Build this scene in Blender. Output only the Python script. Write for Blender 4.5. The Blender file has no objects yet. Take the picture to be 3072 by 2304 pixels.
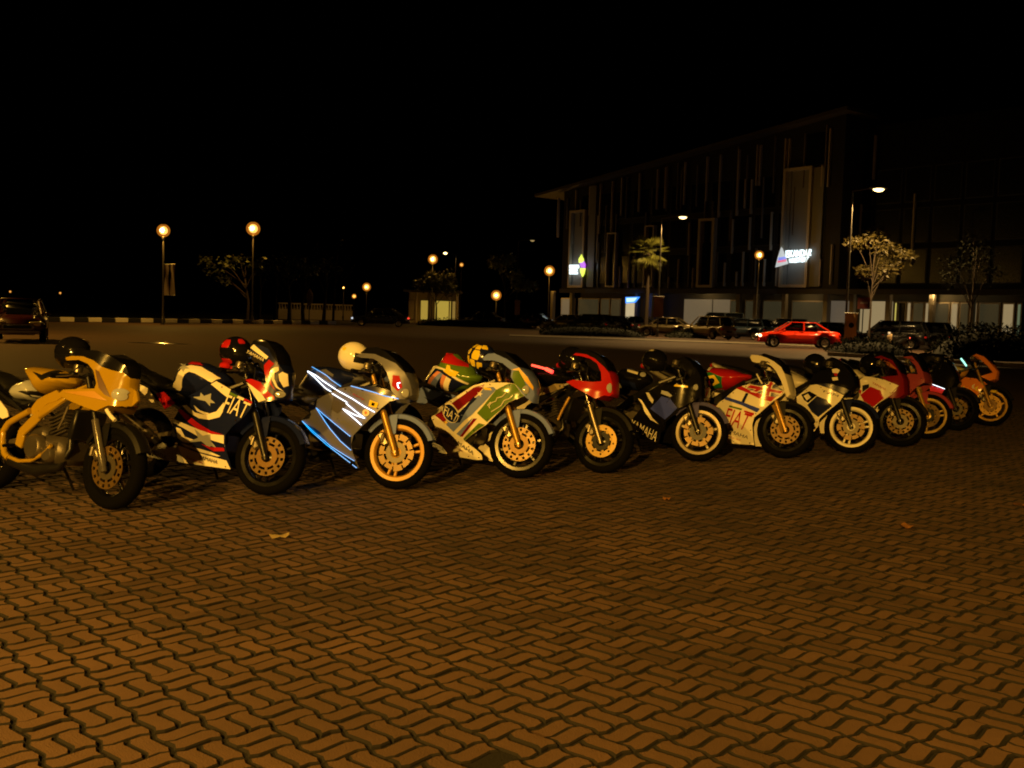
import bpy, bmesh, math, random
from mathutils import Vector, Matrix
from mathutils.geometry import tessellate_polygon
random.seed(7)
R = math.radians
sc = bpy.context.scene
COL = sc.collection

# ------------------------------------------------------------------ camera
EYE = 1.45
F = 1024.0
cam_d = bpy.data.cameras.new('camera'); cam = bpy.data.objects.new('camera', cam_d); COL.objects.link(cam)
cam_d.sensor_width = 36.0; cam_d.lens = 36.0; cam_d.clip_end = 3000; cam_d.clip_start = 0.05
CAMM = Matrix.Rotation(R(90 - 3.99), 4, 'X') @ Matrix.Rotation(R(1.7), 4, 'Z')
CAMM = Matrix.Translation((0, 0, EYE)) @ CAMM
cam.matrix_world = CAMM
sc.camera = cam

# ------------------------------------------------------------------ night sky
w = bpy.data.worlds.new('World'); sc.world = w; w.use_nodes = True
nt = w.node_tree; nt.nodes.clear()
sky = nt.nodes.new('ShaderNodeTexSky'); sky.sky_type = 'NISHITA'; sky.sun_disc = False
sky.sun_elevation = R(-9); sky.sun_rotation = R(200)
bg = nt.nodes.new('ShaderNodeBackground'); bg.inputs['Strength'].default_value = 0.02
wo = nt.nodes.new('ShaderNodeOutputWorld')
nt.links.new(sky.outputs[0], bg.inputs[0]); nt.links.new(bg.outputs[0], wo.inputs[0])

# ------------------------------------------------------------------ exposure and render settings
vs = sc.view_settings
vs.view_transform = 'Standard'; vs.look = 'None'; vs.exposure = 0.0; vs.gamma = 1.0
sc.render.engine = 'CYCLES'
cy = sc.cycles
cy.use_denoising = True
cy.max_bounces = 5; cy.diffuse_bounces = 2; cy.glossy_bounces = 3; cy.transmission_bounces = 4; cy.volume_bounces = 0
cy.transparent_max_bounces = 8
cy.sample_clamp_indirect = 4.0
cy.pixel_filter_type = 'BLACKMAN_HARRIS'; cy.filter_width = 1.9
cy.caustics_reflective = False; cy.caustics_refractive = False

SODIUM = (1.0, 0.50, 0.065)
WARM = (1.0, 0.60, 0.19)

# ------------------------------------------------------------------ pixel helpers (photo pixel -> point at a real distance)
def ray1024(x, y):
    d = Vector(((x - 512) / F, -(y - 384) / F, -1.0))
    return (CAMM.to_3x3() @ d)
CAMO = CAMM.to_translation()
V = 2.16016
def at(vx, vy, Y):                       # overview pixel, at depth Y metres
    d = ray1024(vx / V, vy / V); t = Y / d.y
    return CAMO + d * t
def ground(vx, vy):
    d = ray1024(vx / V, vy / V); t = -EYE / d.z
    return CAMO + d * t
def base(vx, vy, Y):
    p = at(vx, vy, Y); p.z = 0; return p

# ------------------------------------------------------------------ materials
MATS = {}
def mat(name, col, rough=0.5, metal=0.0, coat=0.0, emit=None, es=0.0, bump=0.0, bscale=60.0, var=0.12, vscale=9.0, trans=0.0, spec=0.5, alpha=1.0, rv=.09):
    if name in MATS: return MATS[name]
    m = bpy.data.materials.new(name); m.use_nodes = True
    n = m.node_tree; b = n.nodes['Principled BSDF']
    tc = n.nodes.new('ShaderNodeTexCoord')
    no = n.nodes.new('ShaderNodeTexNoise'); no.inputs['Scale'].default_value = vscale; no.inputs['Detail'].default_value = 5
    n.links.new(tc.outputs['Object'], no.inputs['Vector'])
    mr = n.nodes.new('ShaderNodeMapRange'); mr.inputs['To Min'].default_value = 1 - var; mr.inputs['To Max'].default_value = 1 + var
    n.links.new(no.outputs[0], mr.inputs['Value'])
    mx = n.nodes.new('ShaderNodeMix'); mx.data_type = 'RGBA'; mx.blend_type = 'MULTIPLY'; mx.inputs[0].default_value = 1.0
    mx.inputs[6].default_value = (*col, 1)
    n.links.new(mr.outputs[0], mx.inputs[7]); n.links.new(mx.outputs[2], b.inputs['Base Color'])
    rr = n.nodes.new('ShaderNodeMapRange'); rr.inputs['To Min'].default_value = max(0.03, rough - rv); rr.inputs['To Max'].default_value = min(1, rough + rv)
    n.links.new(no.outputs[0], rr.inputs['Value']); n.links.new(rr.outputs[0], b.inputs['Roughness'])
    b.inputs['Metallic'].default_value = metal; b.inputs['Coat Weight'].default_value = coat; b.inputs['Coat Roughness'].default_value = 0.08
    b.inputs['Specular IOR Level'].default_value = spec
    b.inputs['Transmission Weight'].default_value = trans; b.inputs['Alpha'].default_value = alpha
    if emit: b.inputs['Emission Color'].default_value = (*emit, 1); b.inputs['Emission Strength'].default_value = es
    if bump:
        n2 = n.nodes.new('ShaderNodeTexNoise'); n2.inputs['Scale'].default_value = bscale; n2.inputs['Detail'].default_value = 6
        n.links.new(tc.outputs['Object'], n2.inputs['Vector'])
        bp = n.nodes.new('ShaderNodeBump'); bp.inputs['Strength'].default_value = bump; bp.inputs['Distance'].default_value = 0.02
        n.links.new(n2.outputs[0], bp.inputs['Height']); n.links.new(bp.outputs[0], b.inputs['Normal'])
    MATS[name] = m
    return m
def paint(name, col): return mat('paint_' + name, col, .13, 0, 0, var=.06, spec=.4, rv=.03)
def inflate(name, poly, m, parent, W, Rr, step=.1, power=2.0):
    V2, Fc, bnd = tess(poly, step); B = set(i for e in bnd for i in e); n = len(V2)
    def wf(x, z):
        u = min(1, pdist((x, z), poly) / Rr); return max(.004, W * (1 - (1 - u) ** power) ** (1 / power))
    ws = [W * .55 if i in B else max(W * .55, wf(*V2[i])) for i in range(n)]
    vs = [(x, -ws[i], z) for i, (x, z) in enumerate(V2)] + [(x, ws[i], z) for i, (x, z) in enumerate(V2)]
    return MB().add(vs, list(Fc) + [tuple(i + n for i in f)[::-1] for f in Fc] + [(a, b, b + n, a + n) for a, b in bnd]).build(name, m, parent, angle=60)
def glow(name, col, s): return mat('glow_' + name, (.3, .3, .3), .4, emit=col, es=s)

CREAM = paint('white', (.78, .74, .62)); NAVY = mat('paint_navy', (.008, .012, .055), .2, 0, .25, spec=.35, var=.05); BLACK = mat('paint_black', (.005, .005, .006), .09, 0, 0, spec=.3, var=.05, rv=.02)
RED = paint('red', (.40, .012, .010)); DRED = paint('dark_red', (.17, .008, .012)); GREEN = paint('green', (.09, .17, .016)); BLUEGREY = paint('blue_grey', (.17, .23, .55))
BLUE = paint('blue', (.04, .06, .42)); SILVER = mat('paint_silver', (.15, .155, .20), .3, .25, 0, var=.05); YELLOW = paint('yellow', (.80, .60, .03)); GOLD = paint('gold', (.33, .21, .009))
ORANGE = paint('orange', (.72, .22, .03)); MAROON = paint('maroon', (.30, .05, .07)); PINK = paint('pink', (.85, .05, .12)); GREY = paint('grey', (.07, .065, .065)); FLAGGREEN = paint('flag_green', (.02, .17, .06))
LIGHTGREY = paint('light_grey', (.33, .35, .38)); SALMON = paint('salmon', (.6, .24, .14)); TEAL = paint('teal', (.08, .22, .24))
RUBBER = mat('rubber', (.0022, .0022, .0022), .9, bump=.15, bscale=120, spec=.06); PLASTIC = mat('black_plastic', (.006, .006, .0065), .5, spec=.2); SEATV = mat('seat_vinyl', (.006, .006, .006), .6, spec=.2, bump=.2, bscale=200)
STEEL = mat('steel', (.55, .53, .5), .32, 1.0); ALU = mat('aluminium', (.28, .25, .20), .36, .9, bump=.05); DARKMET = mat('dark_metal', (.010, .010, .0105), .35, .3); DISC = mat('brake_disc_steel', (.15, .095, .032), .35, .45, vscale=14, var=.3); CHROME = mat('chrome', (.7, .7, .7), .1, 1.0)
GOLDMET = mat('gold_anodised', (.42, .25, .05), .35, .5); TINT = mat('tinted_screen', (.006, .006, .007), .12, 0, .4, spec=.5); LENS = mat('headlight_glass', (.45, .47, .5), .08, .25, .6); REDLENS = mat('red_lens', (.35, .01, .01), .15, 0, .5)
BRIM = mat('rim_black', (.004, .004, .0042), .22, spec=.3)
ENGINE = mat('engine_alloy', (.085, .075, .062), .4, .6, bump=.1, bscale=90)

# ------------------------------------------------------------------ mesh builder
class MB:
    def __init__(s): s.v = []; s.f = []
    def add(s, vs, fs):
        o = len(s.v); s.v += [Vector(p) for p in vs]; s.f += [tuple(i + o for i in f) for f in fs]; return s
    def box(s, c, size, rot=None, bev=0.0):
        hx, hy, hz = [q / 2 for q in size]
        if bev:
            b = min(bev, hx * .9, hy * .9, hz * .9); vs = []
            for sx in (-1, 1):
                for sy in (-1, 1):
                    for sz in (-1, 1):
                        vs += [(sx * hx, sy * (hy - b), sz * (hz - b)), (sx * (hx - b), sy * hy, sz * (hz - b)), (sx * (hx - b), sy * (hy - b), sz * hz)]
            bm = bmesh.new()
            for p in vs: bm.verts.new(p)
            r = bmesh.ops.convex_hull(bm, input=bm.verts)
            bm.verts.index_update()
            fs = [tuple(q.index for q in f.verts) for f in bm.faces]; vs = [q.co.copy() for q in bm.verts]; bm.free()
        else:
            vs = [Vector((x, y, z)) for x in (-hx, hx) for y in (-hy, hy) for z in (-hz, hz)]
            fs = [(0, 1, 3, 2), (4, 6, 7, 5), (0, 4, 5, 1), (2, 3, 7, 6), (0, 2, 6, 4), (1, 5, 7, 3)]
        M = rot.to_4x4() if rot is not None else Matrix.Identity(4)
        c = Vector(c)
        return s.add([(M @ Vector(p)) + c for p in vs], fs)
    def tube(s, pts, r, n=8, cap=True):
        pts = [Vector(p) for p in pts]; rs = r if isinstance(r, (list, tuple)) else [r] * len(pts)
        vs = []; fs = []; up = None
        for i, p in enumerate(pts):
            t = (pts[min(i + 1, len(pts) - 1)] - pts[max(i - 1, 0)]).normalized()
            if up is None:
                up = t.orthogonal().normalized()
            else:
                up = (up - t * up.dot(t)).normalized()
            sd = t.cross(up)
            for k in range(n):
                a = 2 * math.pi * k / n
                vs.append(p + (up * math.cos(a) + sd * math.sin(a)) * rs[i])
        for i in range(len(pts) - 1):
            for k in range(n):
                a, b = i * n + k, i * n + (k + 1) % n
                fs.append((a, b, b + n, a + n))
        if cap:
            fs.append(tuple(range(n))[::-1]); m = (len(pts) - 1) * n; fs.append(tuple(range(m, m + n)))
        return s.add(vs, fs)
    def lathe(s, prof, c, axis='y', n=32, closed=True, a0=0, a1=2 * math.pi):
        vs = []; fs = []; full = abs(a1 - a0 - 2 * math.pi) < 1e-6
        m = n if full else n + 1
        for k in range(m):
            a = a0 + (a1 - a0) * k / n
            for (r, h) in prof:
                if axis == 'y': vs.append((r * math.cos(a), h, r * math.sin(a)))
                elif axis == 'z': vs.append((r * math.cos(a), r * math.sin(a), h))
                else: vs.append((h, r * math.cos(a), r * math.sin(a)))
        P = len(prof)
        for k in range(n if full else m - 1):
            k2 = (k + 1) % m
            for j in range(P if closed else P - 1):
                j2 = (j + 1) % P
                fs.append((k * P + j, k * P + j2, k2 * P + j2, k2 * P + j))
        if not full and closed:
            fs.append(tuple(range(P))); fs.append(tuple(range((m - 1) * P, m * P))[::-1])
        c = Vector(c)
        return s.add([Vector(p) + c for p in vs], fs)
    def prism(s, poly, y0, y1):              # outline in x,z
        n = len(poly)
        vs = [(x, y0, z) for x, z in poly] + [(x, y1, z) for x, z in poly]
        fs = [(i, (i + 1) % n, n + (i + 1) % n, n + i) for i in range(n)] + [tuple(range(n))[::-1], tuple(range(n, 2 * n))]
        return s.add(vs, fs)
    def xf(s, M):
        s.v = [M @ p for p in s.v]; return s
    def build(s, name, material, parent=None, smooth=True, angle=40):
        me = bpy.data.meshes.new(name); me.from_pydata([tuple(p) for p in s.v], [], s.f); me.update()
        bm = bmesh.new(); bm.from_mesh(me)
        bmesh.ops.recalc_face_normals(bm, faces=bm.faces)
        if smooth:
            for f in bm.faces: f.smooth = True
            for e in bm.edges:
                if len(e.link_faces) == 2 and e.calc_face_angle(0) > R(angle): e.smooth = False
        bm.to_mesh(me); bm.free()
        me.materials.append(material)
        o = bpy.data.objects.new(name, me); COL.objects.link(o)
        if parent is not None: o.parent = parent
        return o
def tag(o, label=None, cat=None, group=None, kind=None):
    if label: o['label'] = label
    if cat: o['category'] = cat
    if group: o['group'] = group
    if kind: o['kind'] = kind
    return o
def empty(name, M, label, cat, group=None):
    o = bpy.data.objects.new(name, None); COL.objects.link(o); o.empty_display_size = .2
    o.matrix_world = M if isinstance(M, Matrix) else Matrix.Translation(M)
    return tag(o, label, cat, group)
def lamp_light(name, loc, power, col, rad=.15, parent=None, cone=None):
    l = bpy.data.lights.new(name, 'SPOT' if cone else 'POINT')
    if cone: l.spot_size = R(cone); l.spot_blend = .12
    l.energy = power; l.color = col; l.shadow_soft_size = rad
    o = bpy.data.objects.new(name, l); COL.objects.link(o); o.location = loc
    if parent is not None: o.parent = parent
    return o

# ------------------------------------------------------------------ flat outline tools
def tess(poly, step):
    """grid-cut a 2D outline; returns verts2d, faces"""
    bm = bmesh.new()
    vs = [bm.verts.new((p[0], p[1], 0)) for p in poly]
    for t in tessellate_polygon([[Vector((p[0], p[1], 0)) for p in poly]]):
        try: bm.faces.new([vs[i] for i in t])
        except ValueError: pass
    xs = [p[0] for p in poly]; zs = [p[1] for p in poly]
    def cut(lo, hi, ax):
        k = math.floor(lo / step) + 1
        while k * step < hi - 1e-6:
            co = [0, 0, 0]; co[ax] = k * step; nn = [0, 0, 0]; nn[ax] = 1
            g = bm.verts[:] + bm.edges[:] + bm.faces[:]
            bmesh.ops.bisect_plane(bm, geom=g, dist=1e-5, plane_co=co, plane_no=nn)
            k += 1
    cut(min(xs), max(xs), 0); cut(min(zs), max(zs), 1)
    bmesh.ops.dissolve_limit(bm, angle_limit=0, verts=bm.verts[:], edges=[]) if False else None
    bm.verts.index_update()
    V2 = [(q.co.x, q.co.y) for q in bm.verts]; Fc = [tuple(q.index for q in f.verts) for f in bm.faces]
    bnd = [tuple(q.index for q in e.verts) for e in bm.edges if len(e.link_faces) == 1]
    bm.free()
    return V2, Fc, bnd
def pdist(p, poly):
    d = 9; n = len(poly)
    for i in range(n):
        ax, az = poly[i]; bx, bz = poly[(i + 1) % n]
        dx, dz = bx - ax, bz - az; L = dx * dx + dz * dz
        t = 0 if L < 1e-12 else max(0, min(1, ((p[0] - ax) * dx + (p[1] - az) * dz) / L))
        d = min(d, math.hypot(p[0] - ax - t * dx, p[1] - az - t * dz))
    return d
def inside(p, poly):
    c = False; n = len(poly); j = n - 1
    for i in range(n):
        if (poly[i][1] > p[1]) != (poly[j][1] > p[1]) and p[0] < (poly[j][0] - poly[i][0]) * (p[1] - poly[i][1]) / (poly[j][1] - poly[i][1]) + poly[i][0]: c = not c
        j = i
    return c
TXT = {}
def text_mesh(s):
    if s in TXT: return TXT[s]
    cu = bpy.data.curves.new('t', 'FONT'); cu.body = s; cu.resolution_u = 3
    o = bpy.data.objects.new('t', cu); COL.objects.link(o)
    bpy.context.view_layer.update()
    e = o.evaluated_get(bpy.context.evaluated_depsgraph_get()); me = e.to_mesh()
    vs = [(q.co.x, q.co.y) for q in me.vertices]; fs = [tuple(p.vertices) for p in me.polygons]
    e.to_mesh_clear(); bpy.data.objects.remove(o); bpy.data.curves.remove(cu)
    x0 = min(p[0] for p in vs); x1 = max(p[0] for p in vs); y0 = min(p[1] for p in vs); y1 = max(p[1] for p in vs)
    TXT[s] = ([((p[0] - x0) / (x1 - x0), (p[1] - y0) / (y1 - y0)) for p in vs], fs)
    return TXT[s]
def star(cx, cy, r, rot=0, k=.42, sx=1):
    return [(cx + sx * (r if i % 2 == 0 else r * k) * math.sin(rot + i * math.pi / 5), cy - (r if i % 2 == 0 else r * k) * math.cos(rot + i * math.pi / 5)) for i in range(10)]
def oval(cx, cy, rx, ry, n=18, rot=0):
    c, s = math.cos(rot), math.sin(rot)
    return [(cx + rx * math.cos(t) * c - ry * math.sin(t) * s, cy + rx * math.cos(t) * s + ry * math.sin(t) * c) for t in [2 * math.pi * i / n for i in range(n)]]
# ================================================================== ground
import numpy as np
def soil_mat():
    return mat('joint_sand', (.008, .007, .006), .95, bump=.4, bscale=150, var=.3, vscale=3)
def paver_mat():
    m = mat('paver_concrete', (.142, .083, .050), .8, bump=.35, bscale=140, var=.16, vscale=22)
    n = m.node_tree; b = n.nodes['Principled BSDF']
    oi = n.nodes.new('ShaderNodeNewGeometry'); mr = n.nodes.new('ShaderNodeMapRange'); mr.inputs['To Min'].default_value = .66; mr.inputs['To Max'].default_value = 1.22
    n.links.new(oi.outputs['Random Per Island'], mr.inputs['Value'])
    tc = n.nodes.new('ShaderNodeTexCoord'); big = n.nodes.new('ShaderNodeTexNoise'); big.inputs['Scale'].default_value = .9; big.inputs['Detail'].default_value = 4
    n.links.new(oi.outputs['Position'], big.inputs['Vector'])
    m2 = n.nodes.new('ShaderNodeMapRange'); m2.inputs['From Min'].default_value = .3; m2.inputs['From Max'].default_value = .7; m2.inputs['To Min'].default_value = .62; m2.inputs['To Max'].default_value = 1.15
    n.links.new(big.outputs[0], m2.inputs['Value'])
    mu = n.nodes.new('ShaderNodeMath'); mu.operation = 'MULTIPLY'; n.links.new(mr.outputs[0], mu.inputs[0]); n.links.new(m2.outputs[0], mu.inputs[1])
    src = b.inputs['Base Color'].links[0].from_socket
    mx = n.nodes.new('ShaderNodeMix'); mx.data_type = 'RGBA'; mx.blend_type = 'MULTIPLY'; mx.inputs[0].default_value = 1
    n.links.new(src, mx.inputs[6]); n.links.new(mu.outputs[0], mx.inputs[7]); n.links.new(mx.outputs[2], b.inputs['Base Color'])
    return m
PAVER = paver_mat(); GRIME = mat('paver_edge_grime', (.009, .007, .0055), .95, var=.3, vscale=30)
gr = MB().add([(-900, -300, -.06), (900, -300, -.06), (900, 1600, -.06), (-900, 1600, -.06)], [(0, 1, 2, 3)]).build('ground', mat('dark_earth', (.035, .032, .022), .95, bump=.4, bscale=4), smooth=False)
tag(gr, 'dark earth and verge reaching to the horizon', kind='structure')
ASPH = mat('asphalt', (.095, .054, .033), .78, bump=.35, bscale=40, var=.28, vscale=.35)
PY1 = 19.0                                  # the paving ends here, the asphalt yard begins
asp = MB().add([(-95, PY1, -.012), (95, PY1, -.012), (120, 66, -.012), (60, 150, -.012), (-10, 150, -.012), (-40, 66, -.012), (-95, 40, -.012)], [(0, 1, 2, 3, 4, 5, 6)]).build('road', ASPH, smooth=False)
tag(asp, 'wide brown-lit asphalt yard behind the motorcycles', kind='structure')
bed = MB().add([(-30, -8, -.010), (45, -8, -.010), (45, PY1, -.010), (-30, PY1, -.010)], [(0, 1, 2, 3)]).build('pavement', soil_mat(), smooth=False)
tag(bed, 'interlocking concrete paving laid in basket-weave pairs', kind='structure')

# pavers: basket weave of wavy blocks, joints shared between neighbours
L = .176; AMP = .0115; JT = .0130; TH = R(39.5)
UD = np.array([-math.sin(TH), math.cos(TH)]); VD = np.array([math.cos(TH), math.sin(TH)])
def zig(t):
    t = (t / L) % 1.0
    return AMP * (t / .22 if t < .22 else 1 - (t - .22) / .28 if t < .5 else -(t - .5) / .28 if t < .78 else -1 + (t - .78) / .22)
def outline(i, j, k):
    """block k (0/1) of cell (i,j), in u,v metres"""
    u0, v0 = i * L, j * L
    if (i + j) % 2 == 0: a = [u0, u0 + L, v0 + k * L / 2, v0 + (k + 1) * L / 2]
    else: a = [u0 + k * L / 2, u0 + (k + 1) * L / 2, v0, v0 + L]
    ua, ub, va, vb = a; P = []
    def alongu(v, ts): return [(t, v + zig(t)) for t in ts]
    def alongv(u, ts): return [(u - zig(t), t) for t in ts]
    def ks(lo, hi):
        o = [lo]
        n = math.floor(lo / L + 1e-6) * L
        for q in (.22, .78):
            if lo + 1e-4 < n + q * L < hi - 1e-4: o.append(n + q * L)
        return o + [hi]
    P += alongu(va, ks(ua, ub))[:-1]; P += alongv(ub, ks(va, vb))[:-1]
    P += alongu(vb, ks(ua, ub)[::-1])[:-1]; P += alongv(ua, ks(va, vb)[::-1])[:-1]
    # inset for the joint
    n = len(P); out = []
    for q in range(n):
        p0, p1, p2 = np.array(P[q - 1]), np.array(P[q]), np.array(P[(q + 1) % n])
        e1 = (p1 - p0) / (np.linalg.norm(p1 - p0) + 1e-9); e2 = (p2 - p1) / (np.linalg.norm(p2 - p1) + 1e-9)
        n1 = np.array([-e1[1], e1[0]]); n2 = np.array([-e2[1], e2[0]]); m = n1 + n2; m = m / max(.35, np.dot(m, m) / 2) if True else m
        out.append((p1 + m * JT * .5 / 1.0, p1 + m * (JT * .5 + .0050)))
    return out
CACHE = {}
def shape(i, j, k):
    key = ((i + j) % 2, k)
    if key not in CACHE:
        ii, jj = (0, 0) if key[0] == 0 else (1, 0)
        o = outline(ii, jj, k); c = np.mean([p for p, _ in o], axis=0)
        CACHE[key] = ([p - c for p, _ in o], [t - c for _, t in o], c - np.array([ii * L, jj * L]))
    return CACHE[key]
Rw = np.random.RandomState(3)
Ci = CAMM.inverted(); Ci3 = np.array(Ci.to_3x3()); CT = np.array(CAMO)
def in_view(x, y, mgn=30):
    q = Ci3 @ (np.array([x, y, 0]) - CT)
    if q[2] > -.4: return None
    px, py = 512 + F * q[0] / -q[2], 384 - F * q[1] / -q[2]
    return (px, py, -q[2]) if -mgn < px < 1024 + mgn and -mgn < py < 768 + mgn else None
cells = []
for i in range(-170, 170):
    for j in range(-170, 170):
        for k in (0, 1):
            s0, s1, off = shape(i, j, k)
            uv = np.array([i * L, j * L]) + off; xy = UD * uv[0] + VD * uv[1]
            if not (-14 < xy[0] < 17 and 1.6 < xy[1] < PY1 - .15): continue
            if abs(xy[0]) > .62 * xy[1] + 2.2: continue
            v = in_view(xy[0], xy[1], 20)
            cells.append((v[2] if v and xy[1] < 9 else 50 + xy[1], i, j, k, xy))
HP = ground(1085, 1648); cells = [c for c in cells if (c[4][0] - HP.x) ** 2 + (c[4][1] - HP.y) ** 2 > .075 ** 2]
cells.sort(key=lambda c: c[0])
def block_geo(i, j, k, dz, tl):
    s0, s1, off = shape(i, j, k); n = len(s0); P = []
    for arr, z in ((s0, -.03), (s0, -.0050), (s1, .0)):
        for p in arr:
            w2 = UD * p[0] + VD * p[1]; P.append((w2[0], w2[1], z + dz + w2[0] * tl[0] + w2[1] * tl[1]))
    fs = [tuple(range(2 * n, 3 * n))]
    for r in (0, 1): fs += [(r * n + q, r * n + (q + 1) % n, (r + 1) * n + (q + 1) % n, (r + 1) * n + q) for q in range(n)]
    return P, fs
SM = {}
for c, (d, i, j, k, xy) in enumerate(cells[:300]):
    key = ((i + j) % 2, k)
    if key not in SM:
        P, fs = block_geo(i, j, k, 0, (0, 0)); ob = MB().add(P, fs).build('paver', PAVER, smooth=False); SM[key] = ob.data
        SM[key].materials.append(GRIME)
        for pl in SM[key].polygons: pl.material_index = 0 if abs(pl.normal.z) > .9 else 1
        bpy.data.objects.remove(ob)
    o = bpy.data.objects.new('paver', SM[key]); COL.objects.link(o); o.parent = bed
    o.location = (xy[0], xy[1], max(-.006, Rw.normal(-.0015, .0022))); o.rotation_euler = (Rw.normal(0, .008), Rw.normal(0, .008), 0)
mbv = []; mbf = []
for d, i, j, k, xy in cells[300:]:
    P, fs = block_geo(i, j, k, max(-.006, Rw.normal(-.0015, .0022)), (Rw.normal(0, .008), Rw.normal(0, .008)))
    n = len(P) // 3
    if xy[1] > 9:                            # farther blocks: no chamfer
        P = P[:n] + P[2 * n:]; fs = [tuple(range(n, 2 * n))] + [(q, (q + 1) % n, n + (q + 1) % n, n + q) for q in range(n)]
    o = len(mbv); mbv += [(p[0] + xy[0], p[1] + xy[1], p[2]) for p in P]; mbf += [tuple(a + o for a in f) for f in fs]
me = bpy.data.meshes.new('paver_field'); me.from_pydata(mbv, [], mbf); me.update(); me.materials.append(PAVER); me.materials.append(GRIME)
me.polygons.foreach_set('material_index', [0 if abs(p.normal.z) > .9 else 1 for p in me.polygons])
pf = bpy.data.objects.new('paver_field', me); COL.objects.link(pf); pf.parent = bed; pf['kind'] = 'stuff'

# ------------------------------------------------------------------ assumed unseen yard lamps behind the camera and added ones out of view to its left
def halo_shell(name, e):                       # half-clear amber shell; its emission stands in for the lamp's halo
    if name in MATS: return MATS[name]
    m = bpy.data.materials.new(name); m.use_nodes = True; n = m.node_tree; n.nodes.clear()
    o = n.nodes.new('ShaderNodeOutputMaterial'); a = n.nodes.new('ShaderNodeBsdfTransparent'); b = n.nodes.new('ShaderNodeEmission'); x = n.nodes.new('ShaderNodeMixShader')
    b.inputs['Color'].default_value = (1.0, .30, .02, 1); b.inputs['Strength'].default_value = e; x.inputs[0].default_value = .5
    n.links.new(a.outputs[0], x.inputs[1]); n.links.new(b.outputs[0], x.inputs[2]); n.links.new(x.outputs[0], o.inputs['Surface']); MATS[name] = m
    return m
def lamp_post(loc, h, label, power, col=SODIUM, rad=.28, globe=True, arm=None, strength=40, group='globe street lamps', light=True, lz=0, cone=150):
    t = empty('street_lamp', loc, label, 'street lamp', group)
    pl = MB().tube([(0, 0, 0), (0, 0, .5), (0, 0, .52), (0, 0, h - .35)], [.11, .10, .065, .045], 12).build('pole', mat('lamp_pole', (.10, .09, .08), .5, .5), t)
    MB().lathe([(.02, 0), (.18, 0), (.16, .05), (.02, .06)], (0, 0, 0), 'z', 16).build('base_plate', DARKMET, t)
    head = Vector((0, 0, h))
    if arm:
        head = Vector((arm[0], arm[1], h)); d = Vector((arm[0], arm[1], 0)).normalized()
        MB().tube([(0, 0, h - .36), (0, 0, h - .1), head * 1.0 - d * .5 + Vector((0, 0, .06))], [.045, .04, .032], 8).build('arm', mat('lamp_pole', (.1, .09, .08)), t)
        rot = Vector((1, 0, 0)).rotation_difference(d).to_matrix()
        MB().box(head + Vector((0, 0, .10)), (.9, .32, .12), rot, .05).build('lamp_housing', mat('lamp_pole', (.1, .09, .08)), t)
        bw = MB().lathe([(max(.002, math.sin(math.pi / 2 * q / 6)), -math.cos(math.pi / 2 * q / 6)) for q in range(7)], (0, 0, 0), 'z', 18, closed=False)
        bw.xf(Matrix.Translation(head + Vector((0, 0, .06))) @ rot.to_4x4() @ Matrix.Diagonal((.30, .17, .17, 1))).build('lamp_lens', glow('lens_%d' % (strength * 10), (1.0, .70, .26), min(5, strength)), t)
        if light: lamp_light('lamp_light', head + Vector((0, 0, -.22)), power, col, .12, t, cone)
    else:
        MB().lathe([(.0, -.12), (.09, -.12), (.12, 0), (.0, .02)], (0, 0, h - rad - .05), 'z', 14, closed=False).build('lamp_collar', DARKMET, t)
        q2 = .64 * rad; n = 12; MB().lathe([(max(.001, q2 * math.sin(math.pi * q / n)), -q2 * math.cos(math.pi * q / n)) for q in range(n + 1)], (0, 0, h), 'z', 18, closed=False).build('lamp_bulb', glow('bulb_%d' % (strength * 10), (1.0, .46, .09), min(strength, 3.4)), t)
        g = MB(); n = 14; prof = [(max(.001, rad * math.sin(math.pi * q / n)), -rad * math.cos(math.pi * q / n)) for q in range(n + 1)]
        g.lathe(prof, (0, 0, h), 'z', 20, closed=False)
        g.build('halo_globe', halo_shell('globe_halo_%d' % (strength * 10), min(.5, strength / 6)), t)
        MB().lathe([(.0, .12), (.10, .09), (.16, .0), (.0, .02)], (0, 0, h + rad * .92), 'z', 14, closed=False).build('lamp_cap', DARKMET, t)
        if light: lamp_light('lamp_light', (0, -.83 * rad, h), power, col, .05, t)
    return t
lamp_post(Vector((-6.6, -17.5, 0)), 6.3, 'assumed out-of-view tall yard lamp lighting the motorcycles from behind the viewer', 24000, SODIUM, arm=(1.2, .5), strength=30, group='tall arm street lamps', cone=170)  # added unseen lamp, assumed from the light on the motorcycles' sides
lamp_post(Vector((-7.2, -1.4, 0)), 5.6, 'assumed out-of-view yard lamp over the near paving', 3600, SODIUM, arm=(1.4, .4), strength=30, group='tall arm street lamps')  # assumed lamp out of view, added so light falls off across the paving
lamp_post(Vector((-14.5, 2.0, 0)), 8.5, 'added out-of-view fill lamp beside the gold motorcycle end of the row', 300, SODIUM, arm=(1.2, .3), strength=30, group='tall arm street lamps')  # added unseen lamp, a weak fill from the left
lamp_post(Vector((-27.0, 36.0, 0)), 9.0, 'added out-of-view lamp brightening the yard beside the dark red hatchback', 5500, SODIUM, arm=(1.5, .3), strength=30, group='tall arm street lamps', cone=160)  # added unseen lamp to lift the middle of the yard
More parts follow.
